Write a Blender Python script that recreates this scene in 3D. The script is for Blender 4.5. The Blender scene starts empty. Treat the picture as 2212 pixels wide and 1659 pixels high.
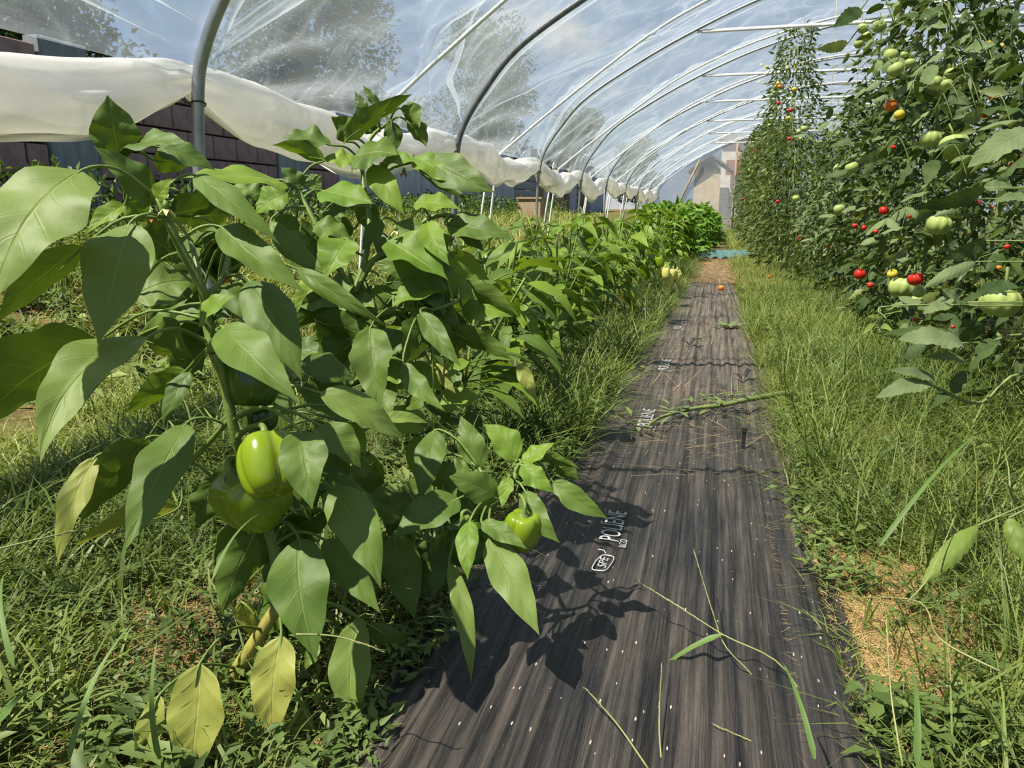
import bpy, math, random
import numpy as np
from mathutils import Vector, Matrix, Euler

# ------------------------------------------------------------------ camera, sky, sun
SC = bpy.context.scene
COL = SC.collection
FPX, CH = 1650.0, 0.52
PIT = math.atan(.23); YAW = math.atan(.2691 * math.cos(PIT))
cam_d = bpy.data.cameras.new('camera'); cam = bpy.data.objects.new('camera', cam_d); COL.objects.link(cam)
cam.location = (0, 0, CH); cam.rotation_euler = (math.pi/2 - PIT, 0, YAW)
cam_d.sensor_width = 36; cam_d.lens = FPX / 2212 * 36; cam_d.clip_start = .02; cam_d.clip_end = 400
SC.camera = cam
SC.view_settings.view_transform = 'Standard'; SC.view_settings.look = 'None'
SC.view_settings.gamma = 1; SC.view_settings.use_curve_mapping = False
SC.view_settings.exposure = -0.12

def nd(nt, t, **kw):
    n = nt.nodes.new(t)
    for k, v in kw.items():
        if k in n.inputs.keys() if isinstance(k, str) else False: n.inputs[k].default_value = v
        else: setattr(n, k, v)
    return n
W = bpy.data.worlds.new('sky'); SC.world = W; W.use_nodes = True
nt = W.node_tree; nt.nodes.clear()
out = nt.nodes.new('ShaderNodeOutputWorld'); bg = nt.nodes.new('ShaderNodeBackground')
tc = nt.nodes.new('ShaderNodeTexCoord')
sep = nt.nodes.new('ShaderNodeSeparateXYZ'); nt.links.new(tc.outputs['Generated'], sep.inputs[0])
grad = nt.nodes.new('ShaderNodeValToRGB'); nt.links.new(sep.outputs['Z'], grad.inputs[0])
e = grad.color_ramp.elements
e[0].position = 0; e[0].color = (.46, .60, .76, 1); e[1].position = 1; e[1].color = (.07, .17, .42, 1)
m = e.new(.3); m.color = (.15, .33, .66, 1)
mp = nt.nodes.new('ShaderNodeMapping'); mp.inputs['Scale'].default_value = (1, 1, 1.7); mp.inputs['Location'].default_value = (3.1, .62, .35)
nt.links.new(tc.outputs['Generated'], mp.inputs[0])
nz = nt.nodes.new('ShaderNodeTexNoise'); nz.inputs['Scale'].default_value = 3.3; nz.inputs['Detail'].default_value = 9; nz.inputs['Roughness'].default_value = .58
nt.links.new(mp.outputs[0], nz.inputs['Vector'])
cr = nt.nodes.new('ShaderNodeValToRGB'); cr.color_ramp.elements[0].position = .57; cr.color_ramp.elements[1].position = .68
nt.links.new(nz.outputs['Fac'], cr.inputs[0])
mx = nt.nodes.new('ShaderNodeMixRGB'); mx.inputs[2].default_value = (.98, .92, .89, 1)
nt.links.new(cr.outputs[0], mx.inputs[0]); nt.links.new(grad.outputs[0], mx.inputs[1])
nt.links.new(mx.outputs[0], bg.inputs[0]); bg.inputs[1].default_value = .78
nt.links.new(bg.outputs[0], out.inputs[0])
sun_d = bpy.data.lights.new('sun', 'SUN'); sun = bpy.data.objects.new('sun', sun_d); COL.objects.link(sun)
sun_d.energy = 11.5; sun_d.angle = .0093; sun_d.color = (1, .93, .80)
SUN = Vector((.42, .40, -1)).normalized()
sun.rotation_euler = SUN.to_track_quat('-Z', 'Y').to_euler()

# ------------------------------------------------------------------ helpers
R = random.Random(7); NR = np.random.RandomState(11)
sa, ca, sp_, cp_ = math.sin(YAW), math.cos(YAW), math.sin(PIT), math.cos(PIT)
FW = Vector((-sa*cp_, ca*cp_, -sp_)); RT = Vector((ca, sa, 0)); UPV = Vector((-sa*sp_, ca*sp_, cp_)); CAM = Vector((0, 0, CH))
def ray(x, y): return FW + RT*((x-1106)/FPX) - UPV*((y-829.5)/FPX)
def P(x, y, d): return CAM + ray(x, y)*d
def onX(x, y, X): r = ray(x, y); return CAM + r*(X/r.x)
def onZ(x, y, z=0.): r = ray(x, y); return CAM + r*((z-CH)/r.z)
def depth(p): return (Vector(p)-CAM).dot(FW)

def gz(x, y):
    x = np.asarray(x, float); y = np.asarray(y, float)
    t = np.clip((-x-1.15)/2.7, 0, 1); t = t*t*(3-2*t)
    return t*.40 + .012*np.sin(x*7.1+1.3*np.sin(y*3))*np.sin(y*5.3+x)*np.clip((np.abs(x+.07)-.3)*4, 0, 1)
def gzf(x, y): return float(gz(x, y))

def tag(o, label=None, cat=None, group=None, kind=None):
    if label: o['label'] = label
    if cat: o['category'] = cat
    if group: o['group'] = group
    if kind: o['kind'] = kind
    return o
def empty(name, loc, label, cat, group=None, rz=0):
    o = bpy.data.objects.new(name, None); COL.objects.link(o); o.location = loc; o.rotation_euler = (0, 0, rz)
    o.empty_display_size = .05
    return tag(o, label, cat, group)
def link(name, me, parent=None, loc=None, rot=None, scale=None):
    o = bpy.data.objects.new(name, me); COL.objects.link(o)
    if parent is not None: o.parent = parent
    if loc is not None: o.location = loc
    if rot is not None: o.rotation_euler = rot
    if scale is not None: o.scale = scale
    return o

class MB:
    """collects geometry; build() links it as one mesh object"""
    def __init__(s): s.v = []; s.f = []; s.uv = []
    def grid(s, pts, nu, nv, uvs=None, closed=False):
        b = len(s.v); s.v.extend(pts)
        s.uv.extend(uvs if uvs is not None else [(0, 0)]*len(pts))
        for j in range(nv-1):
            for i in range(nu if closed else nu-1):
                i2 = (i+1) % nu
                s.f.append((b+j*nu+i, b+j*nu+i2, b+(j+1)*nu+i2, b+(j+1)*nu+i))
    def tube(s, pts, rad, n=6, cap=True):
        pts = [Vector(p) for p in pts]
        if not hasattr(rad, '__len__'): rad = [rad]*len(pts)
        ring = []; up = None
        for k, p in enumerate(pts):
            t = (pts[min(k+1, len(pts)-1)] - pts[max(k-1, 0)]).normalized()
            if up is None:
                up = Vector((0, 0, 1)) if abs(t.z) < .9 else Vector((1, 0, 0))
            a = (up - t*up.dot(t)).normalized(); b = t.cross(a); up = a
            for q in range(n):
                w = 2*math.pi*q/n; ring.append(p + (a*math.cos(w)+b*math.sin(w))*rad[k])
        b0 = len(s.v)
        s.grid(ring, n, len(pts), closed=True)
        if cap:
            s.f.append(tuple(range(b0, b0+n))[::-1]); L = b0+(len(pts)-1)*n; s.f.append(tuple(range(L, L+n)))
    def box(s, c, d, jit=0, bev=0):
        x, y, z = [q/2 for q in d]; b = len(s.v)
        if bev:
            for sx in (-1, 1):
                for (yy, zz) in ((y, z),):
                    in_y, in_z = yy-bev, zz-bev
                    for sy, sz in ((-1, -1), (1, -1), (1, 1), (-1, 1)):
                        s.v.append(Vector(c)+Vector((sx*x, sy*in_y, sz*in_z))); s.uv.append((0, 0))
            for sx in (-1, 1):
                for sy, sz in ((-1, -1), (1, -1), (1, 1), (-1, 1)):
                    s.v.append(Vector(c)+Vector((sx*(x-bev), sy*y, sz*z))); s.uv.append((0, 0))
            s.f += [(b+3, b+2, b+1, b), (b+4, b+5, b+6, b+7)]
            for i in range(4):
                j = (i+1) % 4
                s.f += [(b+i, b+j, b+8+j, b+8+i), (b+12+i, b+12+j, b+4+j, b+4+i), (b+8+i, b+8+j, b+12+j, b+12+i)]
            return
        for sx in (-1, 1):
            for sy in (-1, 1):
                for sz in (-1, 1):
                    s.v.append(Vector(c)+Vector((sx*x+R.uniform(-jit, jit), sy*y+R.uniform(-jit, jit), sz*z+R.uniform(-jit, jit)))); s.uv.append((0, 0))
        s.f += [(b, b+1, b+3, b+2), (b+4, b+6, b+7, b+5), (b, b+4, b+5, b+1), (b+2, b+3, b+7, b+6), (b, b+2, b+6, b+4), (b+1, b+5, b+7, b+3)]
    def mesh(s, name, mat, off=None, smooth=True):
        me = bpy.data.meshes.new(name)
        vs = [tuple(Vector(p)-off) for p in s.v] if off is not None else [tuple(p) for p in s.v]
        me.from_pydata(vs, [], s.f)
        uvl = me.uv_layers.new(name='UVMap')
        idx = np.empty(len(me.loops), np.int32); me.loops.foreach_get('vertex_index', idx)
        uvl.data.foreach_set('uv', np.array(s.uv, np.float32)[idx].ravel())
        if smooth: me.polygons.foreach_set('use_smooth', [True]*len(me.polygons))
        me.materials.append(mat)
        return me
    def build(s, name, mat, parent=None, smooth=True, off=None):
        if off is None and parent is not None: off = parent.matrix_basis.translation
        return link(name, s.mesh(name, mat, off, smooth), parent)

# ---- procedural materials
MATS = {}
def newmat(name):
    m = bpy.data.materials.new(name); m.use_nodes = True; n = m.node_tree; n.nodes.clear()
    o = n.nodes.new('ShaderNodeOutputMaterial'); MATS[name] = m
    return m, n, o
def noise(n, scale, detail=4, rough=.5, vec=None, coord='Object', sc=None, dist=0):
    t = n.nodes.new('ShaderNodeTexNoise'); t.inputs['Scale'].default_value = scale; t.inputs['Detail'].default_value = detail
    t.inputs['Roughness'].default_value = rough; t.inputs['Distortion'].default_value = dist
    c = n.nodes.new('ShaderNodeTexCoord'); src = c.outputs[coord]
    if coord == 'World':
        pass
    if sc:
        mpn = n.nodes.new('ShaderNodeMapping'); mpn.inputs['Scale'].default_value = sc; n.links.new(src, mpn.inputs[0]); src = mpn.outputs[0]
    n.links.new(src, t.inputs['Vector']); return t.outputs['Fac']
def ramp(n, fac, stops):
    r = n.nodes.new('ShaderNodeValToRGB'); n.links.new(fac, r.inputs[0]); el = r.color_ramp.elements
    el[0].position = stops[0][0]; el[0].color = (*stops[0][1], 1); el[1].position = stops[-1][0]; el[1].color = (*stops[-1][1], 1)
    for p, c in stops[1:-1]: x = el.new(p); x.color = (*c, 1)
    return r.outputs[0]
def math_(n, op, a, b=None, c=None):
    m = n.nodes.new('ShaderNodeMath'); m.operation = op
    for i, q in enumerate((a, b, c)):
        if q is None: continue
        if isinstance(q, (int, float)): m.inputs[i].default_value = q
        else: n.links.new(q, m.inputs[i])
    return m.outputs[0]
def mixc(n, fac, a, b, mode='MIX'):
    m = n.nodes.new('ShaderNodeMixRGB'); m.blend_type = mode
    for i, q in enumerate((fac, a, b)):
        if isinstance(q, (int, float)): m.inputs[i].default_value = q
        elif isinstance(q, tuple): m.inputs[i].default_value = (*q, 1)
        else: n.links.new(q, m.inputs[i])
    return m.outputs[0]
def bump(n, h, strength=.3, dist=.01):
    b = n.nodes.new('ShaderNodeBump'); b.inputs['Strength'].default_value = strength; b.inputs['Distance'].default_value = dist
    n.links.new(h, b.inputs['Height']); return b.outputs[0]
def bsdf(n, col, rough=.5, spec=.5, normal=None, metal=0):
    b = n.nodes.new('ShaderNodeBsdfPrincipled')
    if isinstance(col, tuple): b.inputs['Base Color'].default_value = (*col, 1)
    else: n.links.new(col, b.inputs['Base Color'])
    if isinstance(rough, (int, float)): b.inputs['Roughness'].default_value = rough
    else: n.links.new(rough, b.inputs['Roughness'])
    b.inputs['Specular IOR Level'].default_value = spec; b.inputs['Metallic'].default_value = metal
    if normal is not None: n.links.new(normal, b.inputs['Normal'])
    return b.outputs[0]
def add_mix(n, fac, a, b):
    m = n.nodes.new('ShaderNodeMixShader')
    if isinstance(fac, (int, float)): m.inputs[0].default_value = fac
    else: n.links.new(fac, m.inputs[0])
    n.links.new(a, m.inputs[1]); n.links.new(b, m.inputs[2]); return m.outputs[0]
def simple(name, c1, c2=None, scale=20, rough=.5, spec=.4, bmp=0, metal=0, sc=None, lo=.35, hi=.65):
    m, n, o = newmat(name); c2 = c2 or c1
    f = noise(n, scale, 5, .6, sc=sc); col = ramp(n, f, [(lo, c1), (hi, c2)])
    nrm = bump(n, f, bmp, .01) if bmp else None
    n.links.new(bsdf(n, col, rough, spec, nrm, metal), o.inputs[0]); return m

def leafmat(name, c_dark, c_light, vein, trans=.28, rough=.52, spec=.32, nveins=6., vein_w=.022, tcol=None, quilt=.5):
    """leaf with a midrib and slanting side veins drawn from its own UVs (u across, v along)"""
    m, n, o = newmat(name)
    uv = n.nodes.new('ShaderNodeUVMap'); s = n.nodes.new('ShaderNodeSeparateXYZ'); n.links.new(uv.outputs[0], s.inputs[0])
    au = math_(n, 'ABSOLUTE', math_(n, 'MULTIPLY_ADD', s.outputs[0], 2., -1.))
    mid = math_(n, 'SUBTRACT', 1., math_(n, 'SMOOTH_MIN', math_(n, 'DIVIDE', au, vein_w*2.2), 1., .2))
    ph = math_(n, 'MULTIPLY', math_(n, 'SUBTRACT', s.outputs[1], math_(n, 'MULTIPLY', math_(n, 'POWER', au, .8), .22)), nveins)
    fr = math_(n, 'ABSOLUTE', math_(n, 'SUBTRACT', math_(n, 'FRACT', math_(n, 'ADD', ph, 10.)), .5))
    sv = math_(n, 'SUBTRACT', 1., math_(n, 'SMOOTH_MIN', math_(n, 'DIVIDE', fr, .07), 1., .2))
    sv = math_(n, 'MULTIPLY', sv, math_(n, 'SUBTRACT', .75, math_(n, 'MULTIPLY', au, .6)))
    vn = math_(n, 'MAXIMUM', mid, math_(n, 'MULTIPLY', sv, .55)); vn = math_(n, 'MAXIMUM', vn, 0.)
    oi = n.nodes.new('ShaderNodeObjectInfo')
    f = noise(n, 14, 4, .6); f2 = noise(n, 70, 3, .6)
    f3 = math_(n, 'ADD', math_(n, 'MULTIPLY', f, .75), math_(n, 'MULTIPLY', oi.outputs['Random'], .3))
    col = ramp(n, f3, [(.25, c_dark), (.78, c_light)])
    col = mixc(n, math_(n, 'MULTIPLY', vn, .5), col, vein)
    hgt = math_(n, 'SUBTRACT', math_(n, 'MULTIPLY', math_(n, 'SINE', math_(n, 'MULTIPLY', fr, 3.14)), -.6*quilt), math_(n, 'MULTIPLY', vn, .7))
    hgt = math_(n, 'ADD', hgt, math_(n, 'MULTIPLY', f2, .35))
    nrm = bump(n, hgt, .45, .0022)
    b = bsdf(n, col, rough, spec, nrm)
    t = n.nodes.new('ShaderNodeBsdfTranslucent'); n.links.new(mixc(n, 1., col, tcol or (1.5, 1.45, .55), 'MULTIPLY'), t.inputs[0]); n.links.new(nrm, t.inputs[1])
    n.links.new(add_mix(n, trans, b, t.outputs[0]), o.inputs[0]); return m

def attrmat(name, stops, rough=.5, spec=.3, trans=.25, nscale=3.):
    """thin foliage coloured per blade from a 'tint' attribute"""
    m, n, o = newmat(name)
    a = n.nodes.new('ShaderNodeAttribute'); a.attribute_name = 'tint'
    f = noise(n, nscale, 3, .5)
    fac = math_(n, 'ADD', math_(n, 'MULTIPLY', a.outputs['Fac'], .8), math_(n, 'MULTIPLY', math_(n, 'SUBTRACT', f, .5), .7))
    col = ramp(n, fac, stops)
    b = bsdf(n, col, rough, spec)
    t = n.nodes.new('ShaderNodeBsdfTranslucent'); n.links.new(mixc(n, 1., col, (1.4, 1.35, .6), 'MULTIPLY'), t.inputs[0])
    n.links.new(add_mix(n, trans, b, t.outputs[0]), o.inputs[0]); return m

PEP = leafmat('pepper_leaf', (.055, .108, .014), (.125, .195, .030), (.24, .30, .07), trans=.17)
PEPB = leafmat('pepper_leaf_bright', (.10, .195, .016), (.205, .30, .035), (.32, .38, .09), trans=.26)
PEPP = leafmat('pepper_leaf_pale', (.115, .18, .032), (.195, .262, .052), (.29, .33, .10), trans=.18)
PEPY = leafmat('pepper_leaf_yellowing', (.22, .27, .045), (.38, .38, .085), (.55, .52, .22), trans=.3, quilt=1.)
TOM = leafmat('tomato_leaf', (.025, .055, .014), (.085, .13, .035), (.15, .2, .08), trans=.22, nveins=6, rough=.6, spec=.25)
TOMP = leafmat('tomato_leaf_pale', (.11, .165, .06), (.21, .26, .12), (.30, .35, .19), trans=.2, nveins=9, rough=.65, spec=.2)
STEM = simple('green_stem', (.10, .17, .03), (.17, .24, .05), 40, .45, .4, .2)
STEMY = simple('yellow_woody_stem', (.36, .33, .07), (.24, .20, .06), 30, .5, .3, .4, sc=(3, 3, .4))
TSTEM = simple('tomato_stem', (.12, .17, .05), (.22, .27, .09), 30, .6, .25, .3)
GRASS = attrmat('grass_blades', [(0, (.045, .08, .018)), (.3, (.12, .175, .036)), (.6, (.24, .285, .072)), (.85, (.39, .37, .15)), (1, (.55, .47, .24))])
STRAW = attrmat('dry_straw', [(0, (.30, .18, .07)), (.5, (.52, .36, .16)), (1, (.72, .56, .30))], trans=.1)
WEED = attrmat('weed_leaves', [(0, (.05, .09, .022)), (.5, (.14, .20, .05)), (1, (.29, .34, .10))])
FOL = attrmat('far_foliage', [(0, (.03, .065, .012)), (.5, (.075, .14, .022)), (1, (.17, .26, .045))])
PFOL = attrmat('far_pepper_foliage', [(0, (.07, .16, .015)), (.5, (.15, .29, .03)), (1, (.26, .42, .06))])
TFOL = attrmat('far_tomato_foliage', [(0, (.03, .06, .012)), (.5, (.10, .145, .03)), (1, (.27, .30, .09))])
TREEF = attrmat('tree_foliage', [(0, (.012, .03, .008)), (.5, (.03, .06, .014)), (1, (.065, .10, .025))], nscale=.8)
BARK = simple('bark', (.05, .04, .03), (.11, .09, .07), 8, .8, .1, .6)
SOIL = newmat('soil')
m, n, o = SOIL
f = noise(n, 3.2, 8, .65); f2 = noise(n, 45, 6, .7)
c = ramp(n, f2, [(.3, (.05, .033, .018)), (.5, (.20, .12, .055)), (.7, (.42, .29, .14))])
g = ramp(n, f, [(.38, (0, 0, 0)), (.55, (1, 1, 1))])
sp = n.nodes.new('ShaderNodeSeparateXYZ'); tcn = n.nodes.new('ShaderNodeTexCoord'); n.links.new(tcn.outputs['Object'], sp.inputs[0])
c = mixc(n, math_(n, 'MULTIPLY', g, .75), c, (.055, .10, .022))
n.links.new(bsdf(n, c, .9, .1, bump(n, f2, .8, .02)), o.inputs[0]); SOIL = m

# mulch film: black polythene, dusty in long streaks
m, n, o = newmat('black_mulch_film'); MULCH = m
a = noise(n, 9, 7, .7, sc=(9, .16, 1)); b_ = noise(n, 26, 6, .7, sc=(5, .14, 1), dist=.3); d_ = noise(n, 3.2, 5, .6, sc=(1.6, .8, 1))
dirt = ramp(n, math_(n, 'ADD', math_(n, 'MULTIPLY', a, .55), math_(n, 'MULTIPLY', d_, .45)), [(.42, (0, 0, 0)), (.60, (1, 1, 1))])
base = ramp(n, b_, [(.35, (.008, .009, .011)), (.65, (.035, .036, .040))])
dc = ramp(n, b_, [(.35, (.035, .028, .021)), (.65, (.215, .172, .132))])
sy = n.nodes.new('ShaderNodeSeparateXYZ'); tcn = n.nodes.new('ShaderNodeTexCoord'); n.links.new(tcn.outputs['Object'], sy.inputs[0])
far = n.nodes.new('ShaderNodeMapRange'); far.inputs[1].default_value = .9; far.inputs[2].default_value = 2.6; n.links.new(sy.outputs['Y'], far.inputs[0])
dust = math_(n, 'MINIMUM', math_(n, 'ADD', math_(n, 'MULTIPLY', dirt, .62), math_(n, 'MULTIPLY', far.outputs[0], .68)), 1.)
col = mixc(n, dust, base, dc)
vo = n.nodes.new('ShaderNodeTexVoronoi'); vo.inputs['Scale'].default_value = 150
mpv = n.nodes.new('ShaderNodeMapping'); mpv.inputs['Scale'].default_value = (1, .3, 1); n.links.new(tcn.outputs['Object'], mpv.inputs[0]); n.links.new(mpv.outputs[0], vo.inputs['Vector'])
vc = n.nodes.new('ShaderNodeSeparateColor'); n.links.new(vo.outputs['Color'], vc.inputs[0])
spk = math_(n, 'MULTIPLY', math_(n, 'LESS_THAN', vo.outputs['Distance'], .15), math_(n, 'GREATER_THAN', math_(n, 'ADD', vc.outputs[0], math_(n, 'MULTIPLY', a, .8)), 1.24))
col = mixc(n, spk, col, (.55, .50, .42))
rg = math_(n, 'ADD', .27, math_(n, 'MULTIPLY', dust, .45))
h2 = math_(n, 'ADD', a, math_(n, 'MULTIPLY', b_, .4))
n.links.new(bsdf(n, col, rg, .5, bump(n, h2, 1., .008)), o.inputs[0])
PRINT = simple('white_print', (.55, .55, .55), (.30, .30, .29), 60, .5, .3)

# greenhouse film: clear polythene with a milky haze, whiter in folds and dirt
def filmmat(name, h0, h1, colr=(.86, .89, .90), tint=(.95, .97, .99), bst=.4, tl=.5, face=.25):
    m, n, o = newmat(name)
    f = noise(n, 1.1, 6, .62, sc=(1, .6, 1), dist=.8); f2 = noise(n, 4, 6, .6, sc=(1, .35, 1.6), dist=1.5)
    st = noise(n, .9, 3, .5, sc=(1, 1.6, 1), dist=1.2)      # drawn-out pale stretch marks
    fc = math_(n, 'ADD', math_(n, 'MULTIPLY', f, .5), math_(n, 'MULTIPLY', f2, .5))
    mr = n.nodes.new('ShaderNodeMapRange'); n.links.new(fc, mr.inputs[0]); mr.inputs[1].default_value = .36; mr.inputs[2].default_value = .66
    mr.inputs[3].default_value = h0; mr.inputs[4].default_value = h1
    line = math_(n, 'POWER', math_(n, 'SUBTRACT', 1., math_(n, 'MINIMUM', math_(n, 'MULTIPLY', math_(n, 'ABSOLUTE', math_(n, 'SUBTRACT', st, .5)), 22.), 1.)), 2.)
    nrm = bump(n, math_(n, 'ADD', f2, math_(n, 'MULTIPLY', st, .8)), bst, .03)
    lw = n.nodes.new('ShaderNodeLayerWeight'); lw.inputs[0].default_value = .35; n.links.new(nrm, lw.inputs['Normal'])
    fac = math_(n, 'ADD', mr.outputs[0], math_(n, 'MULTIPLY', math_(n, 'POWER', lw.outputs['Facing'], 2.), face))
    fac = math_(n, 'MINIMUM', math_(n, 'ADD', fac, math_(n, 'MULTIPLY', line, .11)), .97)
    tr = n.nodes.new('ShaderNodeBsdfTransparent'); tr.inputs[0].default_value = (*tint, 1)
    df = n.nodes.new('ShaderNodeBsdfDiffuse'); df.inputs[0].default_value = (*colr, 1); n.links.new(nrm, df.inputs['Normal'])
    ts = n.nodes.new('ShaderNodeBsdfTranslucent'); ts.inputs[0].default_value = (*colr, 1); n.links.new(nrm, ts.inputs['Normal'])
    s1 = add_mix(n, tl, df.outputs[0], ts.outputs[0])
    gl = n.nodes.new('ShaderNodeBsdfGlossy'); gl.inputs['Roughness'].default_value = .22; n.links.new(nrm, gl.inputs['Normal'])
    s2 = add_mix(n, fac, tr.outputs[0], s1)
    fr = n.nodes.new('ShaderNodeFresnel'); fr.inputs[0].default_value = 1.3; n.links.new(nrm, fr.inputs['Normal'])
    n.links.new(add_mix(n, math_(n, 'MULTIPLY', fr.outputs[0], .16), s2, gl.outputs[0]), o.inputs[0]); return m
FILM = filmmat('greenhouse_film', .13, .30, (.66, .74, .82), tl=.55)  # bluish haze colour stands in for sky reflected on the film
FILME = filmmat('end_film', .38, .6, (.66, .68, .70), tl=.6)
FOLD = filmmat('film_fold', .28, .6, (.70, .76, .82), tl=.6)  # same sky-reflection blue put into the pleat colour
ROLL = filmmat('rolled_film', .66, .96, (.82, .81, .765), (.9, .9, .85), .12, .45)
STEEL = simple('galvanised_steel', (.30, .32, .33), (.46, .48, .49), 30, .38, .5, .08, .75, sc=(1, 1, .3))
STEELD = simple('weathered_grey_tube', (.12, .13, .135), (.19, .20, .21), 30, .5, .5, .1, .3)
ROPE = simple('white_rope', (.80, .80, .78), (.92, .92, .90), 90, .7, .2, .5)
WIRE = simple('black_wire', (.02, .02, .02), (.03, .03, .03), 20, .4, .4)
TWINE = simple('twine', (.42, .40, .26), (.55, .52, .36), 60, .8, .1, .4)
BLOCKP = simple('mauve_block', (.22, .14, .135), (.32, .215, .20), 9, .9, .1, .4)
BLOCKG = simple('grey_block', (.20, .205, .21), (.30, .305, .31), 9, .9, .1, .4)
MORTAR = simple('mortar', (.27, .26, .26), (.36, .35, .34), 14, .95, .05, .3)
PANEL = simple('rendered_panel', (.30, .33, .36), (.44, .47, .50), 3.0, .85, .1, .25, sc=(1, 3, .5))
PANELD = simple('grey_panel', (.16, .185, .20), (.24, .265, .28), 5, .85, .1, .3, sc=(1, 3, .7))
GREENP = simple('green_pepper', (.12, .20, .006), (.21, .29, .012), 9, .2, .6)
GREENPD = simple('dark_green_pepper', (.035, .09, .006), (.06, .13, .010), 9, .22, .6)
YELP = simple('pale_yellow_pepper', (.50, .52, .12), (.62, .60, .18), 9, .25, .5)
TG = simple('green_tomato', (.28, .36, .09), (.40, .47, .15), 14, .25, .5)
TY = simple('yellow_tomato', (.62, .42, .03), (.60, .50, .05), 12, .25, .5)
TO = simple('orange_tomato', (.75, .14, .015), (.80, .26, .02), 9, .22, .5)
TR = simple('red_tomato', (.42, .012, .010), (.60, .035, .012), 12, .2, .5)
PETAL = simple('faded_petals', (.62, .52, .20), (.75, .68, .36), 60, .7, .2)
BROWNF = simple('withered_flower', (.25, .13, .05), (.42, .25, .08), 60, .8, .1)
WHITE = simple('white_scrap', (.75, .75, .74), (.86, .86, .85), 30, .6, .2)
TEAL = simple('blue_green_sheet', (.06, .13, .12), (.11, .20, .18), 14, .7, .2, .6)
BEIGE = simple('beige_render', (.60, .48, .32), (.70, .58, .40), 3, .9, .1)
CREAM = simple('cream_render', (.72, .68, .60), (.82, .78, .70), 2, .9, .1)
ROOF = simple('roof_grey', (.13, .12, .12), (.20, .18, .17), 6, .9, .1)
TILE = simple('red_boards', (.32, .11, .08), (.42, .16, .12), 6, .9, .1)
WOOD = simple('weathered_wood', (.28, .20, .13), (.40, .30, .20), 8, .85, .1, .4, sc=(3, 3, .4))
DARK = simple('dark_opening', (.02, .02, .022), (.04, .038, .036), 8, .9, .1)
RUST = simple('rusty_brown', (.26, .14, .09), (.36, .21, .13), 5, .9, .1)

# ------------------------------------------------------------------ ground
xs = np.concatenate([np.linspace(-30, -5, 12), np.linspace(-4.7, 3.2, 90), np.linspace(4, 30, 12)])
ys = np.concatenate([np.linspace(-6, -1, 6), np.linspace(-.6, 9, 110), np.linspace(9.5, 30, 40), np.linspace(34, 110, 12)])
mb = MB(); X, Y = np.meshgrid(xs, ys); Z = gz(X, Y)
mb.grid([(a, b, c) for a, b, c in zip(X.ravel(), Y.ravel(), Z.ravel())], len(xs), len(ys))
tag(mb.build('floor', SOIL), kind='structure')

# ------------------------------------------------------------------ polytunnel frame and cover
PROF = [(-1.4, 0), (-1.42, .45), (-1.40, .80), (-1.36, .95), (-1.25, 1.12), (-1.06, 1.33), (-.73, 1.54), (-.31, 1.76), (.24, 1.99), (.9, 2.17), (1.6, 2.24)]
PROF += [(3.2-x, z) for x, z in PROF[-2::-1]]
def smooth_poly(pts, per=6):
    pts = [Vector((*p, 0)) if len(p) == 2 else Vector(p) for p in pts]; o_ = []
    for i in range(len(pts)-1):
        p0, p1, p2, p3 = pts[max(i-1, 0)], pts[i], pts[i+1], pts[min(i+2, len(pts)-1)]
        for k in range(per):
            t = k/per; o_.append(.5*((2*p1)+(p2-p0)*t+(2*p0-5*p1+4*p2-p3)*t*t+(3*p1-p0-3*p2+p3)*t**3))
    o_.append(pts[-1]); return o_
SP = smooth_poly(PROF, 6)
HY = [-.15, 1.93, 4.14, 6.2, 8.2, 10.13, 12.3, 14.3, 16.4, 18.6]
ORD = ['', 'nearest', 'second', 'third', 'fourth', 'fifth', 'sixth', 'seventh', 'eighth', 'last']
for k, hy in enumerate(HY):
    if k == 0: lab = 'galvanised steel hoop behind the viewpoint, before the big pepper plant'
    elif k == 1: lab = 'nearest grey steel tunnel hoop, its post rising behind the big pepper plant'
    elif k == 9: lab = 'last steel tunnel hoop, framing the clear film end wall'
    else: lab = '%s steel tunnel hoop down the tunnel, counted from the post behind the big pepper plant' % ORD[k]
    h = empty('tunnel_hoop', (-1.4, hy, 0), lab, 'hoop')
    mb = MB(); mb.tube([(p.x, hy, p.y if i not in (0, len(SP)-1) else -.05) for i, p in enumerate(SP)], .0175 if k < 3 else .011, 8)
    mb.build('arch_tube', STEELD if k == 2 else STEEL, h)
    if k >= 1:
        w = MB(); zt = .80
        w.tube([(-1.4+.021*math.cos(t), hy+.021*math.sin(t), zt+.006*math.cos(t+1)) for t in np.linspace(0, 6.28, 13)], .0022, 5); w.tube([(-1.4-.02, hy-.01, zt), (-1.43, hy-.03, zt+.012), (-1.45, hy-.04, zt+.01)], .0018, 4)
        w.build('tie_wire', WIRE, h)
for k in range(2, 9):
    mb = MB(); hy = HY[k]+.02
    mb.tube([(-.22, hy, 1.79), (1.4, hy, 1.79), (3.42, hy, 1.79)], .013, 8)
    b = mb.build('crossbar', ROPE); tag(b, '%s white crossbar from the camera carrying the tomato strings' % ORD[k-1] if k > 2 else 'nearest white horizontal crossbar over the tomato row', 'crossbar')

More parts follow.
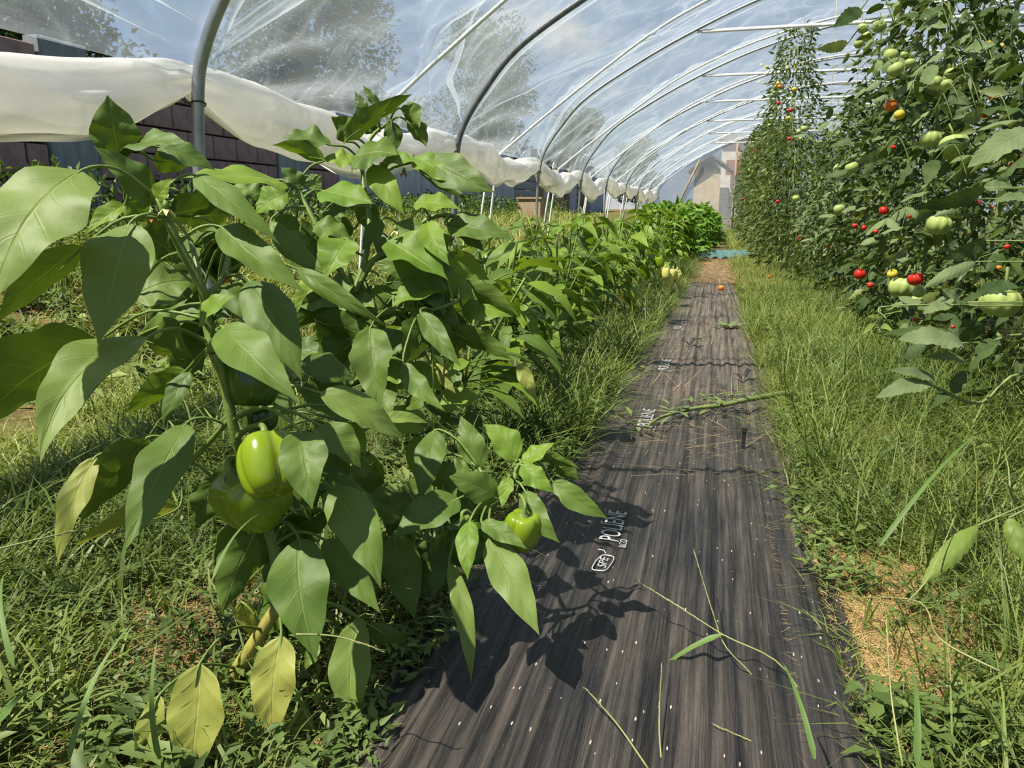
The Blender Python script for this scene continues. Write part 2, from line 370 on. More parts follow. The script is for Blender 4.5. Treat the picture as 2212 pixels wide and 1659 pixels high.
# film canopy: one sheet over the hoops, pulled in between them by ropes
def vnoise(x, y, seed=0):
    xi = np.floor(x).astype(int); yi = np.floor(y).astype(int); fx = x-xi; fy = y-yi; fx = fx*fx*(3-2*fx); fy = fy*fy*(3-2*fy)
    def h(a, b): 
        v = np.sin(a*127.1+b*311.7+seed*74.7)*43758.5453; return v-np.floor(v)
    return (h(xi, yi)*(1-fx)+h(xi+1, yi)*fx)*(1-fy)+(h(xi, yi+1)*(1-fx)+h(xi+1, yi+1)*fx)*fy
S0 = [p for p in smooth_poly(PROF, 20) if p.y > .86 or p.x > 1.6]
S0 = [p for p in S0 if not (p.x > 1.6 and p.y < .05)]
SN = len(S0); sx = np.array([p.x for p in S0]); sz = np.array([p.y for p in S0])
tx = np.gradient(sx); tz = np.gradient(sz); ln = np.hypot(tx, tz); nx, nz_ = -tz/ln, tx/ln
ar = np.concatenate([[0], np.cumsum(np.hypot(np.diff(sx), np.diff(sz)))])
FY = np.linspace(-2.2, 18.6, 420)
hy_arr = np.array([-2.3]+HY)
A, YY = np.meshgrid(ar, FY)
i_ = np.clip(np.searchsorted(hy_arr, YY, side='right')-1, 0, len(hy_arr)-2)
u_ = (YY-hy_arr[i_])/(hy_arr[i_+1]-hy_arr[i_]); bay = (1-np.abs(2*np.clip(u_, 0, 1)-1))**.85
disp = .018 - .10*bay*(1-np.exp(-A*4))*np.exp(-((A-1.2)/2.2)**2)
# creases: folds fanning out from the tie points, and slack drapes
u2 = np.minimum(u_, 1-u_)
fan = np.sin(np.arctan2(A+.05, u2*2+.02)*17+i_*2.1+vnoise(A*3, YY*2, 3)*3)
disp += .018*fan*np.exp(-A*1.7)*np.clip(u2*6, 0, 1)
cr_ = np.abs(vnoise(A*2.3+YY*.9, YY*1.9-A*1.3, 5)-.5); disp += -.035*np.exp(-cr_*16)*bay
cr_ = np.abs(vnoise(A*1.1-YY*1.6+9, YY*2.4+A, 8)-.5); disp += .028*np.exp(-cr_*20)*bay
disp += .02*(vnoise(A*5, YY*4, 1)-.5)*bay
PX = sx[None, :]+nx[None, :]*disp; PZ = sz[None, :]+nz_[None, :]*disp
cover = empty('tunnel_cover', (-1.4, 1.93, .86), 'clear wrinkled plastic sheet stretched over the steel tunnel hoops', 'plastic sheet')
mb = MB(); mb.grid([Vector(q) for q in zip(PX.ravel(), YY.ravel(), PZ.ravel())], SN, len(FY))
mb.build('canopy_film', FILM, cover)
# pleats: doubled film running up and along from the tie points
def on_film(y, a, off=-.012):
    j = int(np.clip(np.searchsorted(FY, y), 1, len(FY)-1)); i = int(np.clip(np.searchsorted(ar, a), 1, SN-1))
    fy = (y-FY[j-1])/(FY[j]-FY[j-1]); fa = (a-ar[i-1])/(ar[i]-ar[i-1])
    def g_(M): return (M[j-1, i-1]*(1-fa)+M[j-1, i]*fa)*(1-fy)+(M[j, i-1]*(1-fa)+M[j, i]*fa)*fy
    return Vector((g_(PX)+nx[i]*off, y, g_(PZ)+nz_[i]*off))
RF = random.Random(5)
def pleat(pts, w0, parent):
    mb = MB(); n_ = 26; rows_ = []
    for k in range(n_):
        t = k/(n_-1); f = t*(len(pts)-1); i = min(int(f), len(pts)-2); u = f-i
        y = pts[i][0]*(1-u)+pts[i+1][0]*u; a = pts[i][1]*(1-u)+pts[i+1][1]*u; w = w0*math.sin(math.pi*min(max(t, .02), .98))**.6*(1+.3*math.sin(t*9+y))
        dy = pts[i+1][0]-pts[i][0]; da = pts[i+1][1]-pts[i][1]; l_ = math.hypot(dy, da); py_, pa_ = -da/l_, dy/l_
        for q in (-1, -.3, .4, 1):
            rows_.append(on_film(y+py_*w*q, max(.005, a+pa_*w*q), -.008-.014*(1-q*q)))
    mb.grid(rows_, 4, n_); mb.build('film_pleat', FOLD, parent)
for y0, a0, ym_, am_, y1, a1, w in [(-.4, .30, .8, .27, 1.86, .14, .022), (-.4, .20, .7, .20, 1.8, .07, .012), (.5, .50, 1.3, .42, 1.7, .30, .014), (-.3, .62, .9, .42, 1.9, .40, .010)]:
    pleat([(y0, a0), (ym_, am_), (y1, a1)], w, cover)
for k in range(1, 8):
    y0, y1 = HY[k], HY[k+1]; L_ = y1-y0
    for q in range(4 if k < 3 else 1):
        a1 = RF.uniform(.1, 1.3); t1 = RF.uniform(.25, .62)
        if RF.random() < .5: pleat([(y0+.05, RF.uniform(.04, .12)), (y0+L_*t1*.5, a1*.35), (y0+L_*t1, a1)], RF.uniform(.005, .014), cover)
        else: pleat([(y1-.05, RF.uniform(.04, .12)), (y1-L_*t1*.5, a1*.35), (y1-L_*t1, a1)], RF.uniform(.005, .014), cover)
    yh = y0+.06; pleat([(yh, .03), (yh+.02, .5), (yh+.05, 1.3), (yh+.03, 2.2)], .016 if k < 4 else .010, cover)
    yh = (y0+y1)/2+.06; pleat([(yh, .25), (yh+.09, .8), (yh+.08, 1.5), (yh+.1, 2.4)], .018, cover)
# rolled-up hem sagging in swags between the ties
RY = np.linspace(-2.2, 18.6, 620)
i1 = np.clip(np.searchsorted(hy_arr, RY, side='right')-1, 0, len(hy_arr)-2); u1 = (RY-hy_arr[i1])/(hy_arr[i1+1]-hy_arr[i1])
sag = np.sin(np.pi*u1); n_r = 30
RL = R.Random(3) if hasattr(R, 'Random') else random.Random(3)
asym = .5+.5*np.sin(i1*2.3+1); sagk = np.sin(np.pi*u1**(.75+.6*asym))
rad = .030+.050*np.clip(sag*2.4, 0, 1)**.6*(1+.5*(vnoise(RY*3.2, RY*0, 4)-.4))
cz = .865 - .095*sagk*(1+.4*np.sin(i1*1.7))-.03*(vnoise(RY*4.3, RY*0+2, 9)-.5)*sag - .012*np.sin(RY*9)*sag
cz = cz - .03*sag
cx = -1.43 + .02*np.sin(RY*3.1)
th = np.linspace(0, 2*np.pi, n_r, endpoint=False); T, RYm = np.meshgrid(th, RY)
wr = 1+.10*np.sin(T*3+RYm*2.2+2*vnoise(RYm*1.5, T, 2))+.34*(vnoise(T*2.2+RYm*.7, RYm*5.2, 6)-.5)*np.clip(sag*2, 0, 1)[:, None]+.16*np.clip(1-sag*3, 0, 1)[:, None]*np.sin(T*7)
mb = MB(); rr = rad[:, None]*wr
mb.grid([Vector(q) for q in zip((cx[:, None]+rr*np.cos(T)*.85).ravel(), RYm.ravel(), (cz[:, None]+rr*np.sin(T)).ravel())], n_r, len(RY), closed=True)
mb.build('rolled_hem', ROLL, cover)
# hanging flap under the hem
mb = MB(); fl = []
for y, zc, r_, s_ in zip(RY, cz, rad, sag):
    for q in range(5):
        fl.append(Vector((-1.44+.02*math.sin(y*7+q), y, zc-r_*.8-.035*s_*q/4*(1+.5*math.sin(y*4.3)))))
mb.grid(fl, 5, len(RY)); mb.build('loose_flap', ROLL, cover)

# ropes over the film in mid-bay, running down to the outer bank
for k in range(0, 9):
    ym = (HY[k]+HY[k+1])/2 + (.1 if k == 1 else 0)
    pf = [(-1.37, .93), (-.73, 1.40), (-.31, 1.665), (.24, 1.89), (.9, 2.05), (1.6, 2.11)]; pf += [(3.2-a, b) for a, b in pf[-2::-1]]
    rp = [Vector((-1.60, ym+.12, gzf(-1.6, ym)-.03)), Vector((-1.53, ym+.07, .45)), Vector((-1.46, ym+.02, .82))]+[Vector((a, ym, b)) for a, b in pf]
    rp += [Vector((4.66, ym, .8)), Vector((4.75, ym, 0))]
    mb = MB(); q = smooth_poly(rp, 3); mb.tube(q, .0085, 8)
    o = mb.build('tie_rope', ROPE)
    tag(o, ['white rope over the film left of the nearest hoop post', 'white rope crossing the film between the nearest and the second hoop',
            'white rope crossing the film just beyond the second hoop', 'white rope over the film just beyond the third hoop', 'white rope over the film just beyond the fourth hoop',
            'white rope over the film just beyond the fifth hoop', 'white rope over the film just beyond the sixth hoop', 'white rope over the film just beyond the seventh hoop', 'white rope nearest to the film end wall'][k], 'rope')
# vertical side rods (thin white stays)
for k, (x, yv) in enumerate([(-1.62, 5.35), (-1.62, 7.5), (-1.6, 9.6), (-1.6, 11.6), (-1.6, 13.5)]):
    mb = MB(); mb.tube([(x-.06, yv, gzf(x, yv)-.03), (x, yv-.02, .5), (x+.08, yv-.05, .95)], .007, 6)
    tag(mb.build('side_stay', ROPE), '%s thin white stay standing outside the hoops beyond the pepper plants' % ['nearest', 'second', 'third', 'fourth', 'farthest'][k], 'stay')
# end wall of the tunnel
Ye = 18.62; mb = MB(); ep = [p for p in SP if p.y > .02]; nn = 12; pts = []
for j in range(nn+1):
    for p in ep:
        t = j/nn; pts.append(Vector((p.x, Ye+.03*math.sin(p.x*5+t*4)*t*(1-t)*4, p.y*t)))
mb.grid(pts, len(ep), nn+1); tag(mb.build('wall_end', FILME), 'clear film end wall', kind='structure')
for a, b, lab in (((-1.15, .0), (-.45, 1.6), 'slanting pale pole against the film end wall, on its left'), ((.35, 0), (.35, 1.95), 'upright pale pole in the middle of the film end wall')):
    mb = MB(); mb.tube([(a[0], Ye-.06, a[1]), (b[0], Ye-.06, b[1])], .022, 8); tag(mb.build('end_pole', WOOD), lab, 'pole')

# ------------------------------------------------------------------ boundary wall
WX = -4.2
def wy(px): return onX(px, 400, WX).y
blk_cache = {}
def blockmesh(mat, ly, lz):
    key = (mat.name, round(ly, 3), round(lz, 3))
    if key not in blk_cache:
        mb = MB(); mb.box((0, 0, 0), (.12, ly, lz), bev=.007); blk_cache[key] = mb.mesh('brick', mat, smooth=False)
    return blk_cache[key]
wallr = empty('wall_left', (WX, 4, 0), 'block wall with smooth panels behind the tunnel', None); wallr['kind'] = 'structure'
TOPW = 1.52
mb = MB(); mb.box((WX-.11, 7.25, .75), (.10, 20.3, TOPW+.02)); mb.build('mortar_bed', MORTAR, wallr, smooth=False)
segs = []   # (y0,y1,kind)
pxs = [(-900, 'p'), (100, 'g'), (205, 'p'), (590, 'g'), (655, 'p'), (720, 'w'), (1103, 'b'), (1152, 'w'), (1240, 'b'), (1272, 'w'), (1300, 'd')]
ysg = [wy(q[0]) if q[0] > 0 else -1.2 for q in pxs]+[17.5]
for (q, kd), y0, y1 in zip(pxs, ysg, ysg[1:]):
    if kd in 'pb':
        mat = BLOCKP if kd == 'p' else BLOCKG
        bl = .34 if kd == 'p' else .5; z = .12; row = 0
        nb = max(1, round((y1-y0)/bl)); ln_ = (y1-y0)/nb
        while z < TOPW-.1:
            sh = (row % 2)*.5*ln_ if nb > 2 else 0
            yy = y0
            cuts = [y0]+[y0+sh+ln_*i for i in range(0 if sh else 1, nb)]+[y1]
            for a, b in zip(cuts, cuts[1:]):
                if b-a < .03: continue
                link('brick', blockmesh(mat, b-a-.014, .186), wallr, (R.uniform(-.004, .004), (a+b)/2-4, z+.1))
            z += .2; row += 1
    elif kd in 'gw':
        mb = MB(); mb.box((0, 0, 0), (.13, y1-y0-.02, TOPW-.05), bev=.01)
        npan = 1
        o = link('panel', mb.mesh('panel', PANEL if kd == 'w' else PANELD, smooth=False), wallr, (.012, (y0+y1)/2-4, .1+(TOPW-.05)/2))
# far part of the yard: dark shed front with wooden posts
shed = empty('open_shed', (-4.1, 19.5, 0), 'dark open shed with wooden posts past the end of the wall', 'shed')
mb = MB(); mb.box((-4.3, 23, .95), (.2, 9, 1.9)); mb.build('opening_shade', DARK, shed, smooth=False)  # near-black slab paints the shade inside the shed opening
for i, yy in enumerate((18.2, 19.6, 21.5, 24)):
    mb = MB(); mb.box((-4.05, yy, .8), (.12, .14, 1.6)); mb.build('post', WOOD, shed, smooth=False)
mb = MB(); mb.box((-4.1, 20.4, .62), (.1, .9, .5)); mb.build('side_board', RUST, shed, smooth=False)
mb = MB(); mb.box((0, 0, .16), (.4, .5, .32)); mb.box((0, 0, .33), (.44, .54, .03))
o = mb.build('storage_box', WOOD, smooth=False); o.location = (-3.1, 13.2, .36); tag(o, 'small brownish box on the bank between the far hoop posts', 'box')

# ------------------------------------------------------------------ buildings beyond the end wall
b = empty('shed_building', (-.9, 40, 0), 'beige shed with a grey gable roof seen through the film end wall', 'building')
mb = MB(); x0, x1 = onX(1500, 400, 0).x, 0
def atY(px, py, Y): r = ray(px, py); return CAM + r*(Y/r.y)
L, Rr = atY(1497, 440, 40).x, atY(1553, 440, 40).x; zt = atY(1520, 370, 40).z; za = atY(1535, 345, 40).z
mb.box(((L+Rr)/2, 41.5, zt/2), (Rr-L, 3, zt)); mb.build('wall', BEIGE, b, smooth=False)
mb = MB(); mcx = (L+Rr)/2+.15
for s_ in (-1, 1):
    pts = [Vector((mcx, 39.7, za+.15)), Vector((mcx, 43.2, za+.15)), Vector((mcx+s_*1.1, 43.2, zt-.05)), Vector((mcx+s_*1.1, 39.7, zt-.05))]
    bb = len(mb.v); mb.v += pts+[p+Vector((0, 0, .1)) for p in pts]; mb.uv += [(0, 0)]*8
    mb.f += [(bb, bb+1, bb+2, bb+3), (bb+7, bb+6, bb+5, bb+4)]+[(bb+i, bb+(i+1) % 4, bb+4+(i+1) % 4, bb+4+i) for i in range(4)]
bb = len(mb.v); mb.v += [Vector((L, 39.95, zt)), Vector((Rr, 39.95, zt)), Vector((mcx, 39.95, za+.12)), Vector((L, 43, zt)), Vector((Rr, 43, zt)), Vector((mcx, 43, za+.12))]; mb.uv += [(0, 0)]*6
mb.f += [(bb, bb+1, bb+2), (bb+3, bb+5, bb+4)]
mb.build('roof', ROOF, b, smooth=False)
b = empty('house', (1.6, 52, 0), 'cream house with red boards behind the beige shed', 'building')
L, Rr = atY(1553, 440, 52).x, atY(1680, 440, 52).x; zt = atY(1560, 300, 52).z
mb = MB(); mb.box(((L+Rr)/2, 54, zt/2), (Rr-L, 4, zt)); mb.build('wall', CREAM, b, smooth=False)
mb = MB(); mb.box(((L+Rr)/2, 54, zt+.1), (Rr-L+.5, 4.6, .25)); mb.build('roof', ROOF, b, smooth=False)
zz0, zz1 = atY(1580, 378, 51.5).z, atY(1580, 346, 51.5).z
mb = MB(); mb.box((atY(1600, 400, 51.5).x, 51.5, (zz0+zz1)/2), (1.9, .4, zz1-zz0)); mb.build('red_boards', TILE, b, smooth=False)
for i in range(3):
    mb = MB(); mb.box((L+.25+i*1.25, 51.9, .9), (.6, .3, 1.8)); mb.build('door', ROOF, b, smooth=False)

# ------------------------------------------------------------------ leaf geometry
def shape_pepper(v):
    if v <= 0 or v >= 1: return 0
    return 2.36*(v**.72)*((1-v)**1.22)*(1+.04*math.sin(v*19))
def shape_leaflet(v): return 2.2*(max(v, 0)**.62)*(max(1-v, 0)**.85)*.92 if v < 1 else 0
def leaf_geo(mb, B, T, W_, nhint, arch=.06, side=0., fold=.25, ruffle=.06, droop=0., res=(8, 14), shp=shape_pepper, curl=0., quilt=.0, serr=0, ph=None, twist=0.):
    B = Vector(B); T = Vector(T); ax = T-B; L_ = ax.length; a = ax.normalized()
    n_ = Vector(nhint); n_ = n_-a*n_.dot(a)
    if n_.length < 1e-4: n_ = a.orthogonal()
    n_.normalize(); s_ = a.cross(n_)
    nu, nv = res; nu += 1; nv += 1; ph = R.uniform(0, 6) if ph is None else ph
    pts = []; uvs = []
    for j in range(nv):
        v = j/(nv-1); hw = W_/2*shp(v); c_ = B+a*L_*v+n_*(arch*L_*4*v*(1-v)-droop*L_*v*v)+s_*(side*L_*4*v*(1-v))
        if serr: hw *= 1+serr*(((j % 2)*2-1))
        tw = twist*(v-.3); s2 = s_*math.cos(tw)+n_*math.sin(tw); n2 = n_*math.cos(tw)-s_*math.sin(tw)
        for i in range(nu):
            u = i/(nu-1)*2-1; au = abs(u)
            f_ = fold
            p = c_+s2*(u*hw*math.cos(f_*.9))
            p += n2*(au*hw*math.sin(f_)*1.0 - curl*hw*u*u*au + ruffle*hw*au*math.sin(v*15+ph+(2.1 if u > 0 else 0)))
            if quilt: p += n2*(quilt*hw*math.sin((v*7-au*1.5)*2*math.pi)*au*(1-au)*2)
            pts.append(p); uvs.append((i/(nu-1), v))
    mb.grid(pts, nu, nv, uvs)
def fruit_geo(mb, C, axis, Rr_, Hh, lobes=4, depth_=.17, topdip=.32, botdip=.18, nu=40, nv=22, ph=0., sq=.62, bend=0.):
    C = Vector(C); ax = Vector(axis).normalized(); q = ax.to_track_quat('Z', 'Y')
    pts = []
    for j in range(nv):
        t = math.pi*j/(nv-1); zz = math.cos(t); rr_ = max(math.sin(t), 0)**sq
        for i in range(nu):
            p_ = 2*math.pi*i/nu
            g_ = 1-depth_*(1-abs(math.cos(lobes*(p_+ph)/2))**.55)
            taper = 1-.10*(1-zz)/2
            z2 = zz
            if zz > 0: z2 -= topdip*math.exp(-(math.sin(t)/.42)**2)*1.
            else: z2 += botdip*math.exp(-(math.sin(t)/.5)**2)
            z2 += -.05*(1-abs(math.cos(lobes*(p_+ph)/2)))*(1 if zz < 0 else -1)*-1*rr_
            lp = Vector((rr_*g_*taper*math.cos(p_)*Rr_, rr_*g_*taper*math.sin(p_)*Rr_, z2*Hh/2))
            lp.x += bend*lp.z*lp.z
            pts.append(C+q@lp)
    mb.grid(pts, nu, nv, closed=True)
def tomato_geo(mb, C, r_, squash=.86, lobes=6, dl=.03, nu=16, nv=10, axis=(0, 0, 1), ph=0):
    fruit_geo(mb, C, axis, r_, 2*r_*squash, lobes, dl, .22, .05, nu, nv, ph, .93)

def stem_tube(parent, name, pix, rads, mat, n=8, per=4):
    pts = smooth_poly([P(*q) for q in pix], per)
    rr_ = np.interp(np.linspace(0, 1, len(pts)), np.linspace(0, 1, len(rads)), rads)
    mb = MB(); mb.tube(pts, list(rr_), n); o = mb.build(name, mat, parent); return pts
MK = {'g': PEP, 'b': PEPB, 'p': PEPP, 'y': PEPY}
def hero_leaf(root, spec, skel, petmat=STEM, lname='leaf'):
    """spec: base px, tip px, width px, depth base, depth tip, up-tilt k, colour, sideways bend"""
    bx, by, tx_, ty_, w, d0, d1 = spec[:7]; k = spec[7] if len(spec) > 7 else .5; ck = spec[8] if len(spec) > 8 else 'g'
    side = spec[9] if len(spec) > 9 else 0.
    B, T = P(bx, by, d0), P(tx_, ty_, d1); a = (T-B).normalized(); mid = (B+T)/2
    tocam = (CAM-mid).normalized(); k = k*1.7 if k > 0 else k; nh = tocam+Vector((-.25 if k > 0 else 0, 0, k)); nn_ = (nh-a*nh.dot(a)).normalized()
    tcp = (tocam-a*tocam.dot(a)).normalized()
    cs = max(.55, abs(nn_.dot(tcp))); Ww = w*(d0+d1)/2/FPX/cs
    sgn = 1 if k > -.2 else -1
    mb = MB()
    leaf_geo(mb, B, T, Ww*1.4, nn_, arch=R.uniform(.03, .10)*sgn, side=side+R.uniform(-.03, .03), fold=R.uniform(.10, .38)*sgn, ruffle=R.uniform(.08, .2), droop=R.uniform(0, .10), twist=R.uniform(-.5, .5), quilt=.06 if ck != 'y' else .16, curl=R.uniform(0, .25), res=(8, 20))
    o = mb.build(lname, MK[ck], root)
    if ck == 'y': o['label'] = 'yellowing leaf'
    if skel:
        best = min(skel, key=lambda q: (q-B).length); Lp = (best-B).length
        if Lp > .004 and Lp < .16:
            up = Vector((0, 0, 1)); mid2 = (B+best)/2+up*Lp*.16
            m2 = MB(); m2.tube(smooth_poly([best, mid2, B, B+a*(T-B).length*.3+nn_*.001], 4), [.0022, .002, .0018, .0017, .0016, .0016, .0016, .0015, .0014, .0012, .001, .0008, .0006], 5)
            m2.build('petiole', petmat, o, off=root.location)
    return o

# ------------------------------------------------------------------ pepper plant in front
p1 = empty('pepper_plant', onZ(478, 1500), 'large bell pepper plant in front with two big light green fruits', 'plant')
sk = stem_tube(p1, 'stem', [(478, 1500, .85), (530, 1420, .84), (600, 1310, .83)], [.0105, .008, .007], STEMY)
sk1 = stem_tube(p1, 'stem', [(600, 1310, .83), (590, 1180, .84), (540, 1050, .83), (508, 940, .80), (484, 820, .79), (462, 762, .78)], [.007, .006, .005, .0055, .006, .0062], STEM)
sk1 += stem_tube(p1, 'branch', [(462, 762, .78), (446, 690, .78), (437, 625, .77), (395, 545, .76), (358, 470, .75), (340, 430, .75)], [.006, .005, .0047, .0045, .004, .003], STEM)
sk1 += stem_tube(p1, 'branch', [(437, 625, .77), (425, 570, .78), (412, 520, .79)], [.0035, .003, .0026], STEM)
sk1 += stem_tube(p1, 'branch', [(445, 640, .78), (475, 610, .80), (490, 570, .82), (498, 520, .84)], [.0035, .003, .003, .002], STEM)
sk1 += stem_tube(p1, 'branch', [(340, 430, .75), (300, 380, .76), (264, 328, .77)], [.003, .0025, .0022], STEM)
sk1 += stem_tube(p1, 'branch', [(450, 740, .78), (520, 740, .84), (600, 700, .9)], [.004, .003, .0025], STEM)
sk1 += stem_tube(p1, 'branch', [(500, 900, .80), (430, 980, .84), (400, 1010, .86)], [.003, .003, .002], STEM)
L1 = [
 (258, 338, 232, 205, 112, .77, .74, .2, 'g'), (256, 336, 188, 288, 34, .78, .78, -.4, 'b'),
 (263, 330, 402, 300, 52, .77, .74, .9, 'g'), (340, 318, 466, 366, 56, .78, .80, .6, 'g'), (330, 345, 415, 358, 70, .80, .82, -.7, 'g'),
 (338, 442, 203, 314, 78, .76, .72, .35, 'g'), (176, 368, -28, 640, 190, .68, .60, .7, 'p', .05),
 (182, 532, -8, 712, 74, .74, .70, -1., 'g'), (280, 483, 208, 740, 148, .72, .66, .5, 'p', -.03),
 (270, 442, 186, 502, 44, .78, .76, .4, 'b'), (290, 640, 418, 600, 108, .82, .84, .4, 'p'),
 (320, 727, 74, 978, 116, .72, .62, .7, 'p', .10), (215, 735, -50, 935, 160, .80, .74, -1., 'g'),
 (402, 800, 266, 897, 70, .84, .88, -.3, 'b'), (411, 802, 350, 924, 48, .84, .82, .5, 'g'),
 (402, 915, 260, 1180, 108, .78, .68, .5, 'g', -.04), (318, 945, 182, 1140, 92, .82, .80, -1., 'g'),
 (208, 985, 122, 1222, 66, .80, .76, .6, 'y', .04), (388, 1095, 160, 1192, 52, .84, .78, -.8, 'y'),
 (458, 1035, 428, 1142, 76, .86, .86, .0, 'g'), (480, 706, 645, 862, 112, .74, .68, .7, 'g', .04),
 (538, 605, 650, 815, 116, .80, .75, .5, 'g'), (420, 378, 606, 520, 62, .76, .74, .8, 'g', .06),
 (476, 490, 662, 620, 84, .76, .73, .7, 'g', .07), (360, 470, 492, 442, 66, .80, .84, -.8, 'g'),
 (430, 700, 498, 634, 44, .76, .74, .6, 'b'), (395, 470, 500, 470, 90, .86, .88, -.8, 'g'), (300, 500, 392, 570, 80, .86, .86, -.9, 'g'),
 (420, 530, 500, 600, 90, .90, .90, -.9, 'g'), (335, 440, 368, 385, 40, .75, .74, .3, 'b'), (270, 430, 330, 480, 60, .80, .82, .0, 'b'),
 (300, 725, 420, 780, 90, .86, .86, -.9, 'g'), (560, 640, 640, 700, 50, .84, .84, -.5, 'g'), (640, 580, 836, 706, 48, .80, .78, -.1, 'g'),
 (648, 930, 674, 1100, 118, .72, .68, .6, 'g'), (690, 918, 782, 1010, 78, .76, .76, .7, 'g'), (745, 913, 793, 984, 44, .80, .80, .6, 'b'),
 (712, 1052, 822, 1270, 112, .76, .70, .4, 'g', -.05), (645, 1162, 682, 1422, 142, .76, .70, .6, 'g', .03), (700, 1165, 822, 1324, 82, .80, .76, .3, 'g'),
 (548, 1155, 480, 1328, 92, .82, .80, -.6, 'g'), (618, 1140, 560, 1230, 90, .9, .9, -.7, 'g'),
 (608, 1372, 586, 1608, 104, .76, .74, .6, 'y', .02), (432, 1432, 398, 1700, 126, .72, .70, .6, 'y', -.02), (345, 1500, 308, 1680, 60, .74, .72, .6, 'y'),
 (520, 1300, 560, 1395, 50, .84, .86, -.3, 'y'), (690, 1395, 655, 1450, 34, .80, .80, .4, 'g'), (660, 1530, 640, 1625, 56, .78, .78, .4, 'y'), (690, 1610, 650, 1720, 80, .76, .74, .4, 'y'),
 (690, 848, 880, 948, 76, .78, .80, .7, 'p', .05), (822, 905, 932, 908, 30, .82, .84, .6, 'p'), (775, 1335, 765, 1605, 98, .82, .78, .2, 'p', .02), (798, 1350, 928, 1441, 56, .86, .90, -.2, 'g'),
]
for s_ in L1: hero_leaf(p1, s_, sk1+sk)
# dark inner leaves of the same plant
for i in range(34):
    cx_, cy_ = R.choice([(560, 1060), (620, 980), (420, 640), (600, 760), (640, 1180), (480, 560), (700, 1000)])
    bx = cx_+R.uniform(-60, 70); by = cy_+R.uniform(-90, 90); an = R.uniform(.2, 2.9); l_ = R.uniform(90, 170)
    hero_leaf(p1, (bx, by, bx+math.cos(an)*l_, by+math.sin(an)*l_, l_*.55, .90, .90+R.uniform(-.03, .06), R.uniform(-.4, .9), 'g'), sk1)
def pepper_fruit(root, px, py, d, wpx, hpx, axis, mat=GREENP, lobes=4, ph=0., label=None, stem_to=None, res=1, dip=.32, bot=.18, dep=.18):
    C = P(px, py, d); f = MB(); Rw = wpx/2*d/FPX; Hw = hpx*d/FPX
    fruit_geo(f, C, axis, Rw, Hw, lobes, dep, ph=ph, nu=48 if res else 24, nv=28 if res else 14, topdip=dip, botdip=bot)
    o = f.build('pepper', mat, root)
    if label: o['label'] = label
    ax = Vector(axis).normalized(); top = C+ax*Hw*.5*(1-dip*.9); s = MB()
    end = stem_to if stem_to is not None else top+ax*.03+Vector((.004, 0, .004))
    s.tube(smooth_poly([top-ax*.002, top+ax*.012, (top+ax*.02+end)/2, end], 4), [Rw*.42, Rw*.22, Rw*.13, Rw*.1, Rw*.09, Rw*.085, Rw*.085, Rw*.085, Rw*.085, Rw*.085, Rw*.09, Rw*.1, Rw*.1], 10)
    s.build('stalk', STEM, o, off=root.location); return o
AX_R = (RT*.05 + UPV*1.0 + FW*.15)
pepper_fruit(p1, 583, 1004, .735, 150, 158, RT*-.30+UPV*.95+FW*.35, lobes=4, ph=.62, dep=.26, label='upper light green bell pepper', stem_to=P(512, 945, .80), dip=.2)
pepper_fruit(p1, 545, 1070, .775, 172, 168, RT*-.40+UPV*.75-FW*.55, lobes=4, ph=.55, dep=.24, label='lower bell pepper with its dimpled end showing', stem_to=P(505, 990, .80), dip=.30)
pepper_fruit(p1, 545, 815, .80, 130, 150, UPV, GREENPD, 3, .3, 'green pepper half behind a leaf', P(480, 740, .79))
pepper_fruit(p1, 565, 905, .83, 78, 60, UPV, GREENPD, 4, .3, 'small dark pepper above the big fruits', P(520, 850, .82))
def flower(root, px, py, d, r_, mat=PETAL, droop=1):
    mb = MB(); C = P(px, py, d)
    for i in range(5):
        a_ = 2*math.pi*i/5; dr = (RT*math.cos(a_)+FW*math.sin(a_))*.7+Vector((0, 0, -droop*.7))
        leaf_geo(mb, C, C+dr*r_, r_*.6, Vector((0, 0, 1)), res=(3, 5))
    o = mb.build('flower', mat, root); m2 = MB(); m2.tube([C+Vector((0, 0, r_*.6)), C+Vector((0, 0, r_*.2)), C], [r_*.12, r_*.3, r_*.25], 6); m2.build('calyx', STEM, o, off=root.location)
flower(p1, 359, 450, .74, .013); flower(p1, 327, 468, .75, .011, BROWNF); flower(p1, 490, 600, .79, .011, BROWNF)

# ------------------------------------------------------------------ second plant, behind and right
g2 = onZ(742, 1310)
p2 = empty('pepper_plant', P(742, 1290, 1.08), 'tall leafy bell pepper plant behind the front one, its tip against the film', 'plant')
p2.location.z = 0
sk2 = stem_tube(p2, 'stem', [(742, 1330, 1.09), (735, 1150, 1.08), (740, 950, 1.06), (748, 740, 1.05), (762, 640, 1.05)], [.009, .008, .007, .0065, .006], STEM)
sk2 += stem_tube(p2, 'branch', [(762, 640, 1.05), (800, 570, 1.06), (835, 548, 1.06)], [.0055, .005, .004], STEM)
sk2 += stem_tube(p2, 'branch', [(762, 640, 1.05), (790, 555, 1.06), (798, 470, 1.08), (783, 375, 1.1), (800, 300, 1.12), (840, 265, 1.13)], [.005, .004, .0037, .0033, .003, .0025], STEM)
sk2 += stem_tube(p2, 'branch', [(765, 640, 1.05), (700, 520, 1.02), (672, 465, 1.02), (640, 400, 1.03)], [.005, .004, .0033, .0025], STEM)
sk2 += stem_tube(p2, 'branch', [(835, 548, 1.06), (930, 470, 1.06), (1000, 470, 1.06)], [.004, .0035, .003], STEM)
sk2 += stem_tube(p2, 'branch', [(800, 400, 1.09), (850, 360, 1.1), (930, 345, 1.1)], [.003, .003, .002], STEM)
